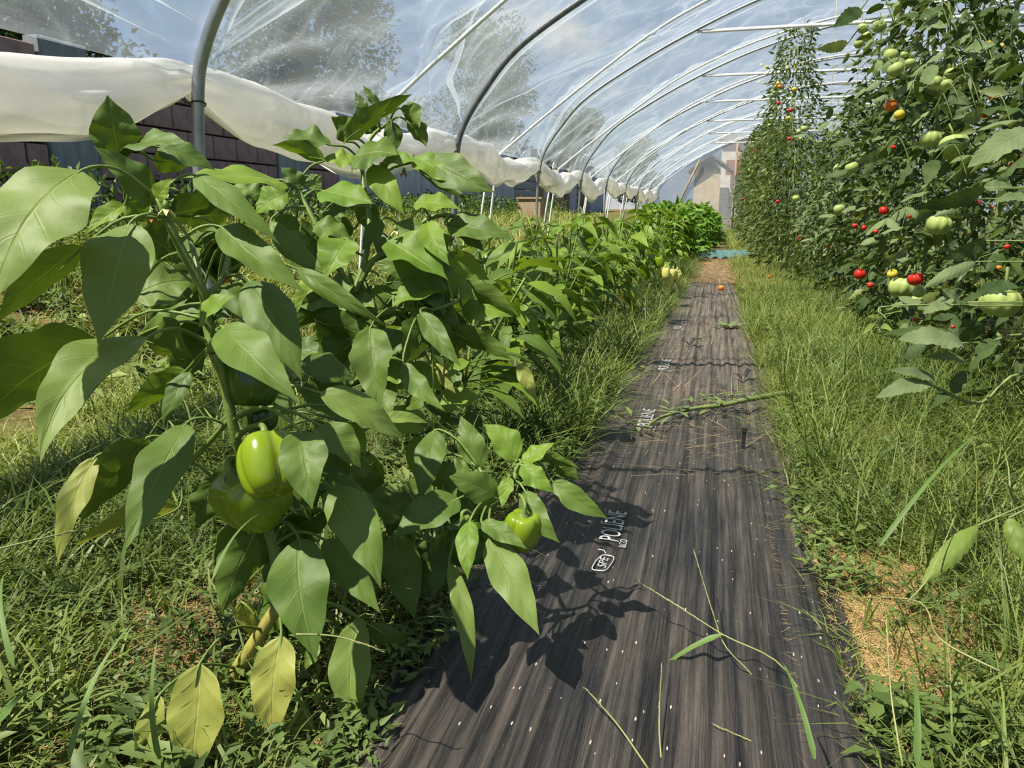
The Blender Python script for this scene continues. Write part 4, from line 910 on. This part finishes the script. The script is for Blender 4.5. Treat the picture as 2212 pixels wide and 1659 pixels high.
# cut plant lying over the film
cpl = empty('cut_plant', onZ(1560, 870), 'cut leafy green stem lying across the mulch film', 'plant')
pts = [onZ(1720, 845, .05), onZ(1620, 862, .05), onZ(1560, 875, .04), onZ(1500, 882, .035), onZ(1430, 900, .03), onZ(1400, 920, .03)]
mb = MB(); sps = smooth_poly(pts, 4); mb.tube(sps, list(np.linspace(.008, .003, len(sps))), 6); mb.build('stem', TSTEM, cpl)
for i in range(44):
    q = R.choice(sps[6:])+Vector((R.uniform(-.05, .05), R.uniform(-.08, .05), R.uniform(-.01, .02))); mb = MB(); a_ = R.uniform(0, 6.28)
    q.z = max(q.z, .03)
    leaf_geo(mb, q, q+Vector((math.cos(a_)*.045, math.sin(a_)*.045, R.uniform(-.008, .015))), .016, (0, 0, 1), res=(2, 5)); mb.build('leaf', TOMP if i % 2 else PEPP, cpl)
g = onZ(1574, 706, .02); mb = MB()
for i in range(7):
    a_ = i*1.1; leaf_geo(mb, g, g+Vector((math.cos(a_)*.09, math.sin(a_)*.09, .02)), .04, (0, 0, 1), res=(2, 5), curl=.5)
thing_mesh('withered_leaf', mb, TOMP, 'withered grey-green leaf on the right edge of the film', 'leaf')

# single grass stalks standing clear of the rest
def stalk(pix, r0, label, mat=GRASS, head=True, blade=None):
    r0 *= .85; root = empty('grass_stalk', P(*pix[0]), label, 'grass stalk'); pts = smooth_poly([P(*q) for q in pix], 5)
    mb = MB(); mb.tube(pts, list(np.linspace(r0, r0*.35, len(pts))), 5); mb.build('culm', STALKM, root)
    if head:
        mb = MB(); k0 = int(len(pts)*.58)
        for i in range(k0, len(pts)-1):
            for s_ in range(4):
                q = pts[i].lerp(pts[i+1], s_/4); d_ = (pts[i+1]-pts[i]).normalized(); a_ = R.uniform(0, 6.28); n_ = (RT*math.cos(a_)+UPV*math.sin(a_))
                leaf_geo(mb, q, q+d_*.006+n_*.0012, r0*1.5, n_, res=(2, 3))
        mb.build('seed_head', STALKM, root)
    if blade:
        for b_ in blade:
            mb = MB(); leaf_geo(mb, P(*b_[0]), P(*b_[1]), b_[2], Vector((0, -.4, 1)), shp=lambda v: (1-v)**.6*min(1, v*8+.3), arch=.12, res=(2, 10)); mb.build('blade', GRASSL, root)
STALKM = simple('pale_grass_stalk', (.19, .23, .07), (.34, .33, .14), 30, .6, .2)
GRASSL = leafmat('broad_grass_blade', (.09, .17, .035), (.15, .24, .055), (.24, .32, .12), nveins=0.01)
stalk([(1790, 1650, .82), (1700, 1450, .84), (1560, 1370, .87), (1450, 1300, .92), (1375, 1255, .96)], .0016, 'long pale grass stalk lying diagonally over the film, its head pointing to the left', blade=[((1560, 1370, .87), (1400, 1480, .9), .008)])
stalk([(1720, 1650, .80), (1640, 1480, .84), (1570, 1400, .86), (1545, 1340, .9), (1498, 1185, .98)], .0013, 'pale grass stalk leaning up over the right half of the film')
stalk([(1430, 1655, .72), (1424, 1560, .76), (1430, 1430, .84)], .0013, 'upright green grass stalk at the bottom of the film')
stalk([(1700, 1655, .72), (1640, 1610, .74), (1540, 1565, .77)], .0013, 'short grass stalk over the bottom right of the film')
stalk([(1400, 1660, .70), (1330, 1560, .74), (1262, 1485, .8)], .0014, 'grass stalk with a tan head at the bottom of the film')
stalk([(640, 1370, .68), (730, 1375, .68), (825, 1405, .67)], .0013, 'pale grass head poking out right of the front plant')
stalk([(-20, 1190, .55), (80, 1165, .56), (185, 1142, .58)], .0011, 'pale grass head crossing the yellow leaf at far left')
stalk([(1960, 1300, .75), (2010, 1240, .78), (2065, 1110, .85)], .0013, 'pale grass head rising by the curled leaf at right')
stalk([(1950, 1655, .62), (1925, 1500, .66), (1915, 1340, .72)], .0013, 'upright pale grass stalk in the bottom right weeds')
stalk([(2160, 1450, .6), (2030, 1380, .64), (1985, 1300, .7), (1840, 1290, .75)], .0012, 'bent yellowish grass stalk in the right weeds')
for i, (a, b, w, lab) in enumerate([((150, 1640, .5), (290, 1340, .56), .009, 'broad grass blade at lower left'), ((345, 1640, .5), (340, 1380, .52), .008, 'upright blue-green grass blade left of the yellow leaves'),
        ((0, 1560, .45), (110, 1480, .5), .010, 'short broad grass blade at the left bottom corner'), ((30, 1440, .55), (8, 1240, .6), .008, 'grass blade at the left edge below the dark leaf'),
        ((1900, 1180, .95), (2130, 925, 1.05), .011, 'long arching grass blade in front of the tomato row'), ((1760, 1640, .62), (1690, 1430, .7), .009, 'broad grass blade at the film edge, bottom'),
        ((1980, 1650, .55), (1970, 1440, .6), .010, 'upright broad grass blade at bottom right'), ((460, 1250, .6), (560, 1110, .66), .006, 'thin blade in front of the lower bell pepper'), ((175, 880, .8), (380, 740, .9), .005, 'thin blade behind the front plant leaves')]):
    mb = MB(); leaf_geo(mb, P(*a), P(*b), w*.62, Vector((0, -.5, 1)), shp=lambda v: (1-v)**.6*min(1, v*8+.4), arch=.12, res=(2, 12)); thing_mesh('wild_grass', mb, GRASSL, lab, 'grass')

# ------------------------------------------------------------------ tomato plants
def tomato_leaf(n_l, L_, W_, curl, mat, droop):
    mb = MB(); mb.tube([(0, 0, 0), (0, L_*.5, L_*.06-droop*L_*.15), (0, L_*.95, -droop*L_*.6)], [.0028, .002, .001], 4, cap=False)
    for k in range(n_l):
        t = .25+.75*k/(n_l-1); y = L_*t; z = L_*.05*math.sin(t*3)-droop*L_*.6*t*t
        if k == n_l-1: ds = [(0, 1)]
        else: ds = [(1, .55), (-1, .55)]
        for dx, dy in ds:
            l2 = L_*R.uniform(.30, .42)*(1 if k else .7); e_ = Vector((dx, dy, R.uniform(-.5, .1)-droop*.5)).normalized()*l2
            leaf_geo(mb, (0, y, z), Vector((0, y, z))+e_, l2*W_*1.15, (R.uniform(-.4, .4), R.uniform(-.3, .3), 1), res=(2, 6), serr=.14, shp=shape_leaflet, curl=curl, fold=-.1 if curl else .15, ruffle=.25, arch=.1)
    return mb.mesh('leaf', mat)
tl = [tomato_leaf(3, .21, .5, c_, m_, d_) for c_, m_, d_ in ((.3, TOM, .5), (.8, TOM, .7), (.2, TOM, .3), (.9, TOMP, .6), (.5, TOMP, .9), (.6, TOM, 1.))]
tls = [tomato_leaf(4, .15, .32, c_, m_, d_) for c_, m_, d_ in ((.6, TOMP, .6), (.9, TOM, .8), (.5, TOMP, 1.))]
def tomato_plant(x, y, h, nleaf, meshes, label, z0=.22, spread=.17, sc=1., thin_top=.0, fill=0):
    root = empty('tomato_plant', (x, y, 0), label, 'plant')
    mb = MB(); st = [Vector((R.uniform(-.02, .02), R.uniform(-.03, .03), h*i/7)) for i in range(8)]; st[0].z = -.02; st = smooth_poly(st, 3)
    mb.tube(st, list(np.linspace(.009, .004, len(st))), 6); mb.build('stem', TSTEM, root, off=Vector((0, 0, 0)))
    if fill:
        N = fill; t = NR.uniform(0, 1, N)**1.5; ang = NR.uniform(0, 6.28, N); r_ = spread*1.15*np.sqrt(NR.uniform(.05, 1, N))*(1-.55*t**3); C = np.stack([np.cos(ang)*r_, np.sin(ang)*r_, .04+(h-.1)*t], 1)
        D = np.stack([np.cos(ang), np.sin(ang), NR.uniform(-1.3, .2, N)], 1)+NR.normal(0, .6, (N, 3)); L_ = NR.uniform(.03, .075, N)*(1.2 if sc > 1.1 else 1)*(.75 if thin_top == .2 else 1)
        V, F, T = leaflets(C, D, rnd_dirs(N, 1.), L_, L_*NR.uniform(.25, .5, N), NR.beta(2, 2.4, N)); o = link('foliage', mass_mesh('foliage', V, F, T, TFOL), root); o['kind'] = 'stuff'
    for i in range(nleaf):
        t = (i+R.random())/nleaf
        if R.random() < thin_top*max(0, t-.5)*2: continue
        z = z0+(h-z0)*t; az = i*2.4+R.uniform(-.5, .5); s_ = sc*R.uniform(.7, 1.15)*(1-.35*t**3); rr_ = R.uniform(0, spread*.6)
        link('leaf', R.choice(meshes), root, (math.cos(az)*rr_, math.sin(az)*rr_, z), Euler((R.uniform(-.7, .35), R.uniform(-.5, .5), az-math.pi/2)), (s_, s_, s_))
    return root
TP = []
_low = tomato_plant(.95, 1.12, .62, 34, tl, 'low tomato plant trailing into the grass at the right edge', z0=.05, spread=.22, sc=.75, fill=500)
specs = [(.92, 1.30, 1.9, 60, tl, 'nearest tomato plant at the right edge with broad leaves over the grass', 1.15),
         (.86, 1.75, 2.0, 74, tl, 'tomato plant with two ribbed green tomatoes at eye height', 1.05),
         (.80, 2.20, 2.0, 84, tl, 'tomato plant with clusters of pale green tomatoes near the top', 1.),
         (.82, 2.70, 2.0, 90, tl, 'tomato plant with one orange tomato among its upper leaves', 1.),
         (.76, 3.20, 1.85, 110, tl, 'dense dark tomato plant left of the orange tomato', 1.),
         (.80, 3.75, 1.65, 104, tl, 'dense dark tomato plant with red fruit near the ground', 1.),
         (.74, 4.35, 1.42, 96, tl, 'last large-leaved tomato plant before the thin cherry plants', 1.),
         (.72, 5.0, 1.18, 70, tls, 'lower thin cherry tomato plant in the dip of the row, behind the dense dark plants', 1.1),
         (.68, 5.65, 1.0, 60, tls, 'second lower cherry tomato plant in the dip of the row', 1.1)]
for (x, y, h, nl, ms, lab, sc) in specs: TP.append(tomato_plant(x, y, h, nl, ms, lab, sc=sc, thin_top=.75 if ms is tl else .2, fill=750 if ms is tl else 900))
for (x, y, h, nl, lab) in [(1.75, 2.3, 2.0, 50, 'thin cherry tomato plant at far right behind the front row, red fruits'), (1.7, 3.1, 2.0, 54, 'second cherry tomato plant of the back row'), (1.75, 4.0, 2.0, 50, 'third cherry tomato plant of the back row'), (1.7, 5.0, 1.9, 46, 'fourth cherry tomato plant of the back row')]:
    TP.append(tomato_plant(x, y, h, nl, tls, lab, sc=1.1, fill=500, thin_top=.4))
# far tomato plants: foliage as one mass each
def mass_plant(name, x, y, h, rx, N, l0, l1, mat, label, z0=.1, narrow=.62, wd=.4, cat_='plant'):
    root = empty(name, (x, y, gzf(x, y)), label, cat_)
    t = NR.uniform(0, 1, N); ang = NR.uniform(0, 6.28, N); bulge = (.75+.5*vnoise(t*5+x*9, ang*1.2+y, 3))*(1-narrow*t**3)
    r_ = rx*np.sqrt(NR.uniform(.15, 1, N))*bulge; C = np.stack([np.cos(ang)*r_, np.sin(ang)*r_, z0+(h-z0)*t], 1)
    D = np.stack([np.cos(ang), np.sin(ang), NR.uniform(-1.1, .3, N)], 1)+NR.normal(0, .5, (N, 3)); L_ = NR.uniform(l0, l1, N)
    V, F, T = leaflets(C, D, rnd_dirs(N, 1.2), L_, L_*wd, NR.beta(2, 2, N)); o = link('foliage', mass_mesh('foliage', V, F, T, mat), root); o['kind'] = 'stuff'
    mb = MB(); mb.tube([(0, 0, -.02), (.01, 0, h*.5), (0, 0, h*.92)], [.008, .006, .004], 6); mb.build('stem', TSTEM, root, off=Vector((0, 0, 0))); return root
ys_ = [6.4, 7.1, 7.9, 8.7, 9.6, 10.6, 11.7, 12.9, 14.2, 15.6, 17.1]
ow = ['nearest', 'second', 'third', 'fourth', 'fifth', 'sixth', 'seventh', 'eighth', 'ninth', 'tenth', 'farthest']
for i, yy in enumerate(ys_):
    TP.append(mass_plant('tomato_plant', .56+R.uniform(-.06, .06), yy, 1.05 if i == 0 else R.uniform(1.85, 2.0) if i < 3 else R.uniform(1.5, 1.8), .32, 2000, .03, .07, TFOL, '%s of the distant small-leaved tomato plants at the end of the right row' % ow[i], wd=.33))
for i, yy in enumerate([6.3, 7.8, 9.5, 11.5, 14]):
    mass_plant('tomato_plant', 1.75, yy, 1.8, .3, 1800, .05, .10, TFOL, '%s distant tomato plant of the back row behind the right row' % ow[i], wd=.33)
for i, (yy, xx) in enumerate([(7.6, -.42), (8.3, -.34), (9.1, -.40), (9.9, -.3), (10.8, -.38), (11.8, -.3), (12.9, -.35), (14.1, -.3), (15.4, -.3), (16.8, -.3)]):
    mass_plant('pepper_plant', xx+R.uniform(-.08, .05), yy, R.uniform(.46, .62), R.uniform(.24, .34), 1500, .05, .12, PFOL, '%s of the distant yellow-green pepper plants at the end of the left row' % ow[i], narrow=.45, wd=.4)
# tomatoes, each on the plant it hangs from
fm = {}
def tom_mesh(mat, kind):
    key = (mat.name, kind)
    if key not in fm:
        mb = MB()
        if kind == 'r': tomato_geo(mb, (0, 0, 0), 1., .86, 6, .03)
        elif kind == 'b': fruit_geo(mb, (0, 0, 0), (0, 0, 1), 1., 1.6, 9, .10, .3, .1, 36, 14, 0, .9)
        else: fruit_geo(mb, (0, 0, 0), (0, 0, 1), .78, 2.3, 3, .02, .1, .03, 14, 10, 0, .95)
        fm[key] = mb.mesh('tomato', mat)
    return fm[key]
CAL = MB()
for i in range(5):
    a_ = i*1.257; leaf_geo(CAL, (0, 0, .72), (math.cos(a_)*.75, math.sin(a_)*.75, .95), .28, (0, 0, 1), res=(2, 3))
CAL.tube([(0, 0, .7), (.05, 0, 1.1), (.2, 0, 1.7)], [.12, .08, .07], 5); CALM = CAL.mesh('calyx', TSTEM)
def add_tom(px, py, r, mat, kind='r', X_=.57, sx=1., tilt=0.):
    c_ = onX(px, py, X_+R.uniform(-.03, .03)); d_ = depth(c_); rw = r*d_/FPX
    pl = min(TP, key=lambda t: (t.location.x-c_.x)**2*.6+(t.location.y-c_.y)**2)
    rot = Euler((R.uniform(-.5, .2), R.uniform(-.3, .3)+tilt, R.uniform(0, 6)))
    o = link('tomato', tom_mesh(mat, kind), pl, c_-pl.location, rot, (rw*sx, rw*sx, rw))
    if r >= 9: link('calyx', CALM, o)
G_, Y_, O_, R_ = TG, TY, TO, TR
for q in [(1899, 57, 16, G_), (1864, 61, 13, G_), (1872, 79, 13, G_), (1856, 94, 12, G_), (1925, 120, 17, G_), (1953, 118, 9, G_), (1966, 136, 12, G_), (1935, 150, 18, G_), (2014, 179, 21, G_, 'b'), (2053, 158, 13, G_), (2045, 182, 13, G_),
          (2011, 300, 24, G_, 'b'), (2061, 311, 27, G_, 'b', .62, 1.15, .5), (1815, 368, 17, G_), (1840, 362, 15, G_), (1813, 452, 13, G_), (2029, 486, 28, G_, 'b'), (1948, 622, 30, G_, 'b'), (1928, 592, 12, Y_), (1985, 630, 15, G_), (1980, 648, 13, G_),
          (2160, 652, 44, G_, 'b'), (1720, 428, 9, G_), (1716, 480, 9, G_), (1737, 278, 8, G_), (1730, 300, 6, G_), (1925, 228, 15, O_), (1943, 248, 12, Y_), (1909, 455, 11, R_), (1890, 343, 7, R_), (1930, 318, 6, R_), (1965, 468, 5, R_),
          (1729, 514, 8, R_, 'o'), (1847, 488, 7, R_), (1866, 492, 7, R_), (1892, 500, 6, R_), (1857, 592, 14, R_), (1978, 603, 18, R_, 'b'), (1880, 616, 8, R_), (1789, 531, 5, R_), (1977, 690, 6, R_), (2058, 706, 5, R_), (2175, 533, 7, R_), (2158, 578, 6, O_),
          (1844, 556, 5, R_)]: add_tom(*q)
for q in [(2145, 210, 10, R_, 'o'), (2150, 235, 12, R_, 'o'), (2159, 226, 9, R_, 'o'), (2131, 247, 11, R_, 'o'), (2082, 218, 9, R_, 'o'), (2203, 226, 14, R_), (2138, 303, 11, R_, 'o'), (2181, 322, 11, R_, 'o'), (2197, 338, 13, R_), (2182, 349, 9, R_, 'o'), (2150, 358, 11, R_), (2186, 367, 12, R_),
          (2204, 366, 10, R_), (2110, 440, 10, R_), (2107, 466, 8, O_), (2141, 448, 6, O_), (2095, 450, 7, Y_), (2135, 95, 9, Y_), (2141, 115, 9, Y_), (2162, 100, 8, Y_), (2098, 190, 7, Y_), (2115, 148, 7, Y_), (2128, 154, 6, O_), (2092, 405, 6, Y_), (2118, 400, 6, R_), (2050, 288, 6, R_), (2120, 165, 8, G_), (2150, 130, 8, G_), (2090, 70, 8, G_)]:
    add_tom(*q, **({} if len(q) > 5 else {'X_': 1.15}))
for q in [(1604, 430, 4, R_), (1610, 437, 4, R_), (1600, 441, 4, R_), (1606, 447, 4, G_), (1606, 465, 4, R_), (1600, 470, 4, R_), (1610, 474, 3, R_), (1708, 238, 6, R_), (1682, 223, 5, R_), (1673, 233, 5, Y_), (1681, 180, 5, Y_), (1684, 187, 5, O_), (1676, 186, 4, Y_), (1716, 193, 6, Y_), (1700, 148, 5, G_), (1645, 141, 5, G_), (1657, 145, 4, Y_), (1672, 200, 4, G_),
          (1666, 250, 4, G_), (1634, 300, 4, G_), (1632, 325, 4, R_), (1657, 375, 4, R_), (1705, 300, 5, R_), (1725, 285, 6, G_), (1703, 255, 5, Y_), (1640, 178, 5, G_), (1662, 270, 4, G_), (1627, 370, 4, Y_), (1650, 405, 4, G_), (1680, 435, 5, R_), (1625, 410, 4, G_), (1598, 495, 4, R_), (1622, 490, 4, R_)]:
    c_ = onX(q[0], q[1], .42); add_tom(*q[:4], X_=.42)
# big near leaflets and curled leaves on the nearest tomato plants
RACH = []
def tleaf(pl, bx, by, tx_, ty_, w, d0, d1, mat, k=.6, curl=.0, serr=.08, fold=.1):
    B, T = P(bx, by, d0), P(tx_, ty_, d1); a = (T-B).normalized(); tocam = (CAM-(B+T)/2).normalized(); nh = tocam+Vector((0, 0, k)); nn_ = (nh-a*nh.dot(a)).normalized()
    mb = MB(); leaf_geo(mb, B, T, w*(d0+d1)/2/FPX*1.3, nn_, arch=.06, fold=fold, ruffle=.15, curl=curl, serr=serr, shp=shape_leaflet, res=(6, 18), quilt=.08); lo = mb.build('leaflet', mat, pl)
    src = min(RACH, key=lambda q: (q-B).length) if RACH else None
    if src is None or (src-B).length > .06:
        zb = max(.05, B.z-.12 if B.z > .3 else B.z+.05); src = Vector((pl.location.x, pl.location.y, zb))
        if pl is not TP[0]: src = B+(src-B).normalized()*.07+Vector((0, 0, -.02))
        m2 = MB(); m2.tube(smooth_poly([src, (src+B)/2+Vector((0, 0, .05)), B], 5), .0013, 5); m2.build('leaf_stalk', TSTEM, lo, off=pl.location)
N0, N1 = TP[0], TP[1]
def trach(pl, pix, r0=.003):
    q0 = P(*pix[0]); mb = MB(); pts = smooth_poly([Vector((pl.location.x, pl.location.y, max(.05, q0.z-.1))), (Vector((pl.location.x, pl.location.y, q0.z))+q0)/2]+[P(*q) for q in pix], 4); RACH.extend(pts); mb.tube(pts, list(np.linspace(r0, r0*.5, len(pts))), 6); mb.build('leaf_stalk', TSTEM, pl)
trach(N0, [(2230, 722, 1.1), (2140, 738, 1.05), (2070, 742, 1.0)]); tleaf(N0, 2080, 742, 1940, 734, 62, 1.0, .95, TOMP, .7); tleaf(N0, 2060, 720, 1905, 722, 26, 1.02, 1., TOM, .7); tleaf(N0, 2100, 735, 2082, 690, 60, 1.02, 1.0, TOM, .5); tleaf(N0, 2150, 735, 2105, 765, 30, 1.03, 1.0, TOM)
tleaf(N0, 2090, 782, 1995, 772, 26, 1.03, .98, TOMP)
trach(N0, [(2230, 800, 1.1), (2120, 870, 1.05), (2040, 845, 1.0), (2000, 825, .98)]); tleaf(N0, 2010, 828, 1892, 860, 44, .98, .92, TOMP); tleaf(N0, 2020, 820, 1922, 800, 30, .98, .95, TOMP); tleaf(N0, 2060, 850, 2085, 800, 34, 1.0, 1., TOM); tleaf(N0, 2050, 850, 2010, 880, 24, 1.0, .96, TOM)
tleaf(N0, 2230, 282, 2090, 362, 62, .95, .9, TOMP, .4); tleaf(N0, 2128, 408, 1983, 448, 42, 1.1, 1.05, TOM, -.3); tleaf(N0, 2125, 406, 2180, 400, 30, 1.1, 1.1, TOMP); tleaf(N0, 2230, 430, 2150, 436, 34, 1.05, 1., TOMP)
tleaf(N0, 2112, 1135, 1990, 1262, 46, .85, .8, PEPP, .5, curl=.6); tleaf(N0, 2180, 1118, 2215, 1215, 44, .8, .78, PEPP, .5, curl=.5); tleaf(N0, 2107, 565, 1996, 622, 34, 1.15, 1.1, TOMP, .8, curl=.6); tleaf(N0, 2087, 430, 2018, 468, 28, 1.2, 1.2, TOMP, .8, curl=.6)
tleaf(N0, 2056, 660, 1993, 678, 30, 1.1, 1.05, TOMP); tleaf(N0, 2075, 652, 2034, 626, 28, 1.1, 1.08, TOMP); tleaf(N0, 2075, 655, 2120, 640, 34, 1.1, 1.05, TOM); tleaf(N0, 2110, 630, 2200, 620, 40, 1.08, 1.02, TOM); tleaf(N0, 2130, 520, 2030, 560, 34, 1.2, 1.15, TOM, -.2)
trach(N0, [(1935, 660, 1.25), (1915, 690, 1.2), (1890, 700, 1.18)], .002)
for b_ in [(1895, 700, 1865, 722), (1893, 700, 1928, 716), (1905, 690, 1873, 686), (1915, 675, 1945, 660), (1910, 680, 1950, 672)]: tleaf(N0, *b_, 16, 1.2, 1.15, PEPP)
for b_ in [(2020, 140, 1986, 200, 30), (2012, 215, 1975, 175, 36), (2050, 195, 1992, 190, 26), (1985, 40, 2040, 18, 22), (2000, 45, 2045, 60, 20), (1990, 230, 1955, 262, 30), (2060, 85, 2095, 45, 24), (2080, 110, 2150, 95, 24), (1860, 20, 1800, 60, 34), (1830, 95, 1765, 105, 26), (2120, 240, 2075, 260, 34), (1900, 330, 1850, 350, 26), (2020, 345, 2000, 400, 34), (2040, 200, 2095, 225, 30)]:
    tleaf(N1, b_[0], b_[1], b_[2], b_[3], b_[4], 1.7, 1.65, R.choice([TOM, TOM, TOMP]), R.choice([.6, .2, -.2]))
# strings holding the vines
for i, (a, b, yy) in enumerate([((.86, 0.0), (.88, 1.79), 1.75), ((.80, 0.), (.82, 1.79), 2.2), ((.82, 0.), (.84, 1.79), 2.7), ((.80, 0), (.76, 1.79), 3.75), ((.72, 0), (.72, 1.79), 5.0), ((.68, 0), (.66, 1.79), 5.65), ((1.75, 0), (1.7, 1.79), 2.3), ((1.7, 0), (1.68, 1.79), 3.1)]):
    mb = MB(); mb.tube(smooth_poly([(a[0], yy, 0), ((a[0]+b[0])/2+.01, yy-.03, .9), (b[0], yy, 1.85)], 4), .0022, 5)
    thing_mesh('support_string', mb, TWINE, 'pale twine running up through the %s' % (['plant with the ribbed green tomatoes', 'plant with clusters of pale green tomatoes', 'plant with the orange tomato', 'dense dark plant with low red fruit', 'tall thin cherry plant', 'second thin cherry plant', 'nearest back-row cherry plant', 'second back-row cherry plant'][i]), 'string')
# dry bunch hanging behind the third post
g = P(1178, 372, 6.5); hb = empty('dried_plant_bunch', g+Vector((0, 0, .08)), 'dark dried plant bunch hanging beside the third hoop post', 'dried plant')
mb = MB(); mb.tube([(0, 0, .06), (0, 0, .02), (.01, 0, -.1)], .004, 5); mb.build('stem', BARK, hb, off=Vector((0, 0, 0)))
N = 90; C = np.array([[0, 0, -.08]])+NR.normal(0, 1, (N, 3))*np.array([.035, .035, .06]); V, F, T = leaflets(C, rnd_dirs(N, -.8), rnd_dirs(N), np.full(N, .05), np.full(N, .025), np.zeros(N))
o = link('dry_leaves', mass_mesh('dry_leaves', V, F, T, DARK), hb); o['kind'] = 'stuff'

# ------------------------------------------------------------------ trees beyond the wall
def tree(x, y, h, rx, N, label, trunk=.12, z0=.25, leaf=.13, airy=0):
    N = int(N*1.8)
    root = empty('tree', (x, y, 0), label, 'tree')
    K = 40; cen = []
    for i in range(K):
        t = R.random(); a_ = R.uniform(0, 6.28); q = rx*R.uniform(.2, .8)*(1-.45*abs(t-.4)*1.6); cen.append((math.cos(a_)*q, math.sin(a_)*q, h*(z0+(1-z0)*t*.9)+.1))
    cen = np.array(cen); ci = NR.randint(0, K, N); C = cen[ci]+rnd_dirs(N)*(NR.uniform(.3, 1, N)**.5)[:, None]*np.array([rx*.36, rx*.36, h*.10])
    L_ = NR.uniform(.6, 1.2, N)*leaf; V, F, T = leaflets(C, rnd_dirs(N, -.2), rnd_dirs(N, .8), L_, L_*.55, NR.beta(2, 2, N))
    o = link('crown', mass_mesh('crown', V, F, T, TREEF), root); o['kind'] = 'stuff'
    mb = MB(); mb.tube([(0, 0, -.1), (.1, 0, h*.35), (0, .1, h*.75)], [trunk, trunk*.8, trunk*.3], 8)
    for i in range(6):
        c_ = cen[i]; mb.tube([(0, 0, h*.35), tuple(c_*.5+np.array([0, 0, h*.2])), tuple(c_)], [trunk*.5, trunk*.3, trunk*.1], 5)
    mb.build('trunk', BARK, root, off=Vector((0, 0, 0))); return root
tree(-8.9, 16, 7.8, 2.3, 12000, 'big dark tree seen through the film between the nearest hoop post and the second hoop', .18)
tree(-9.8, 9.6, 4.3, 2.3, 7000, 'spreading tree behind the film left of the nearest hoop post', .14)
tree(-7.2, 24, 6.3, 2.0, 7000, 'tree behind the second hoop, its crown against blue sky', .12)
tree(-8.6, 20.5, 3.4, 1.6, 5000, 'lower bushy tree in the gap between the two tall trees', .1)
tree(-5.1, 29, 4.0, 1.2, 4000, 'low tree seen behind the third hoop', .1)
tree(-3.6, 36, 3.6, 1.2, 3500, 'small far tree low behind the fourth and fifth hoops', .1)
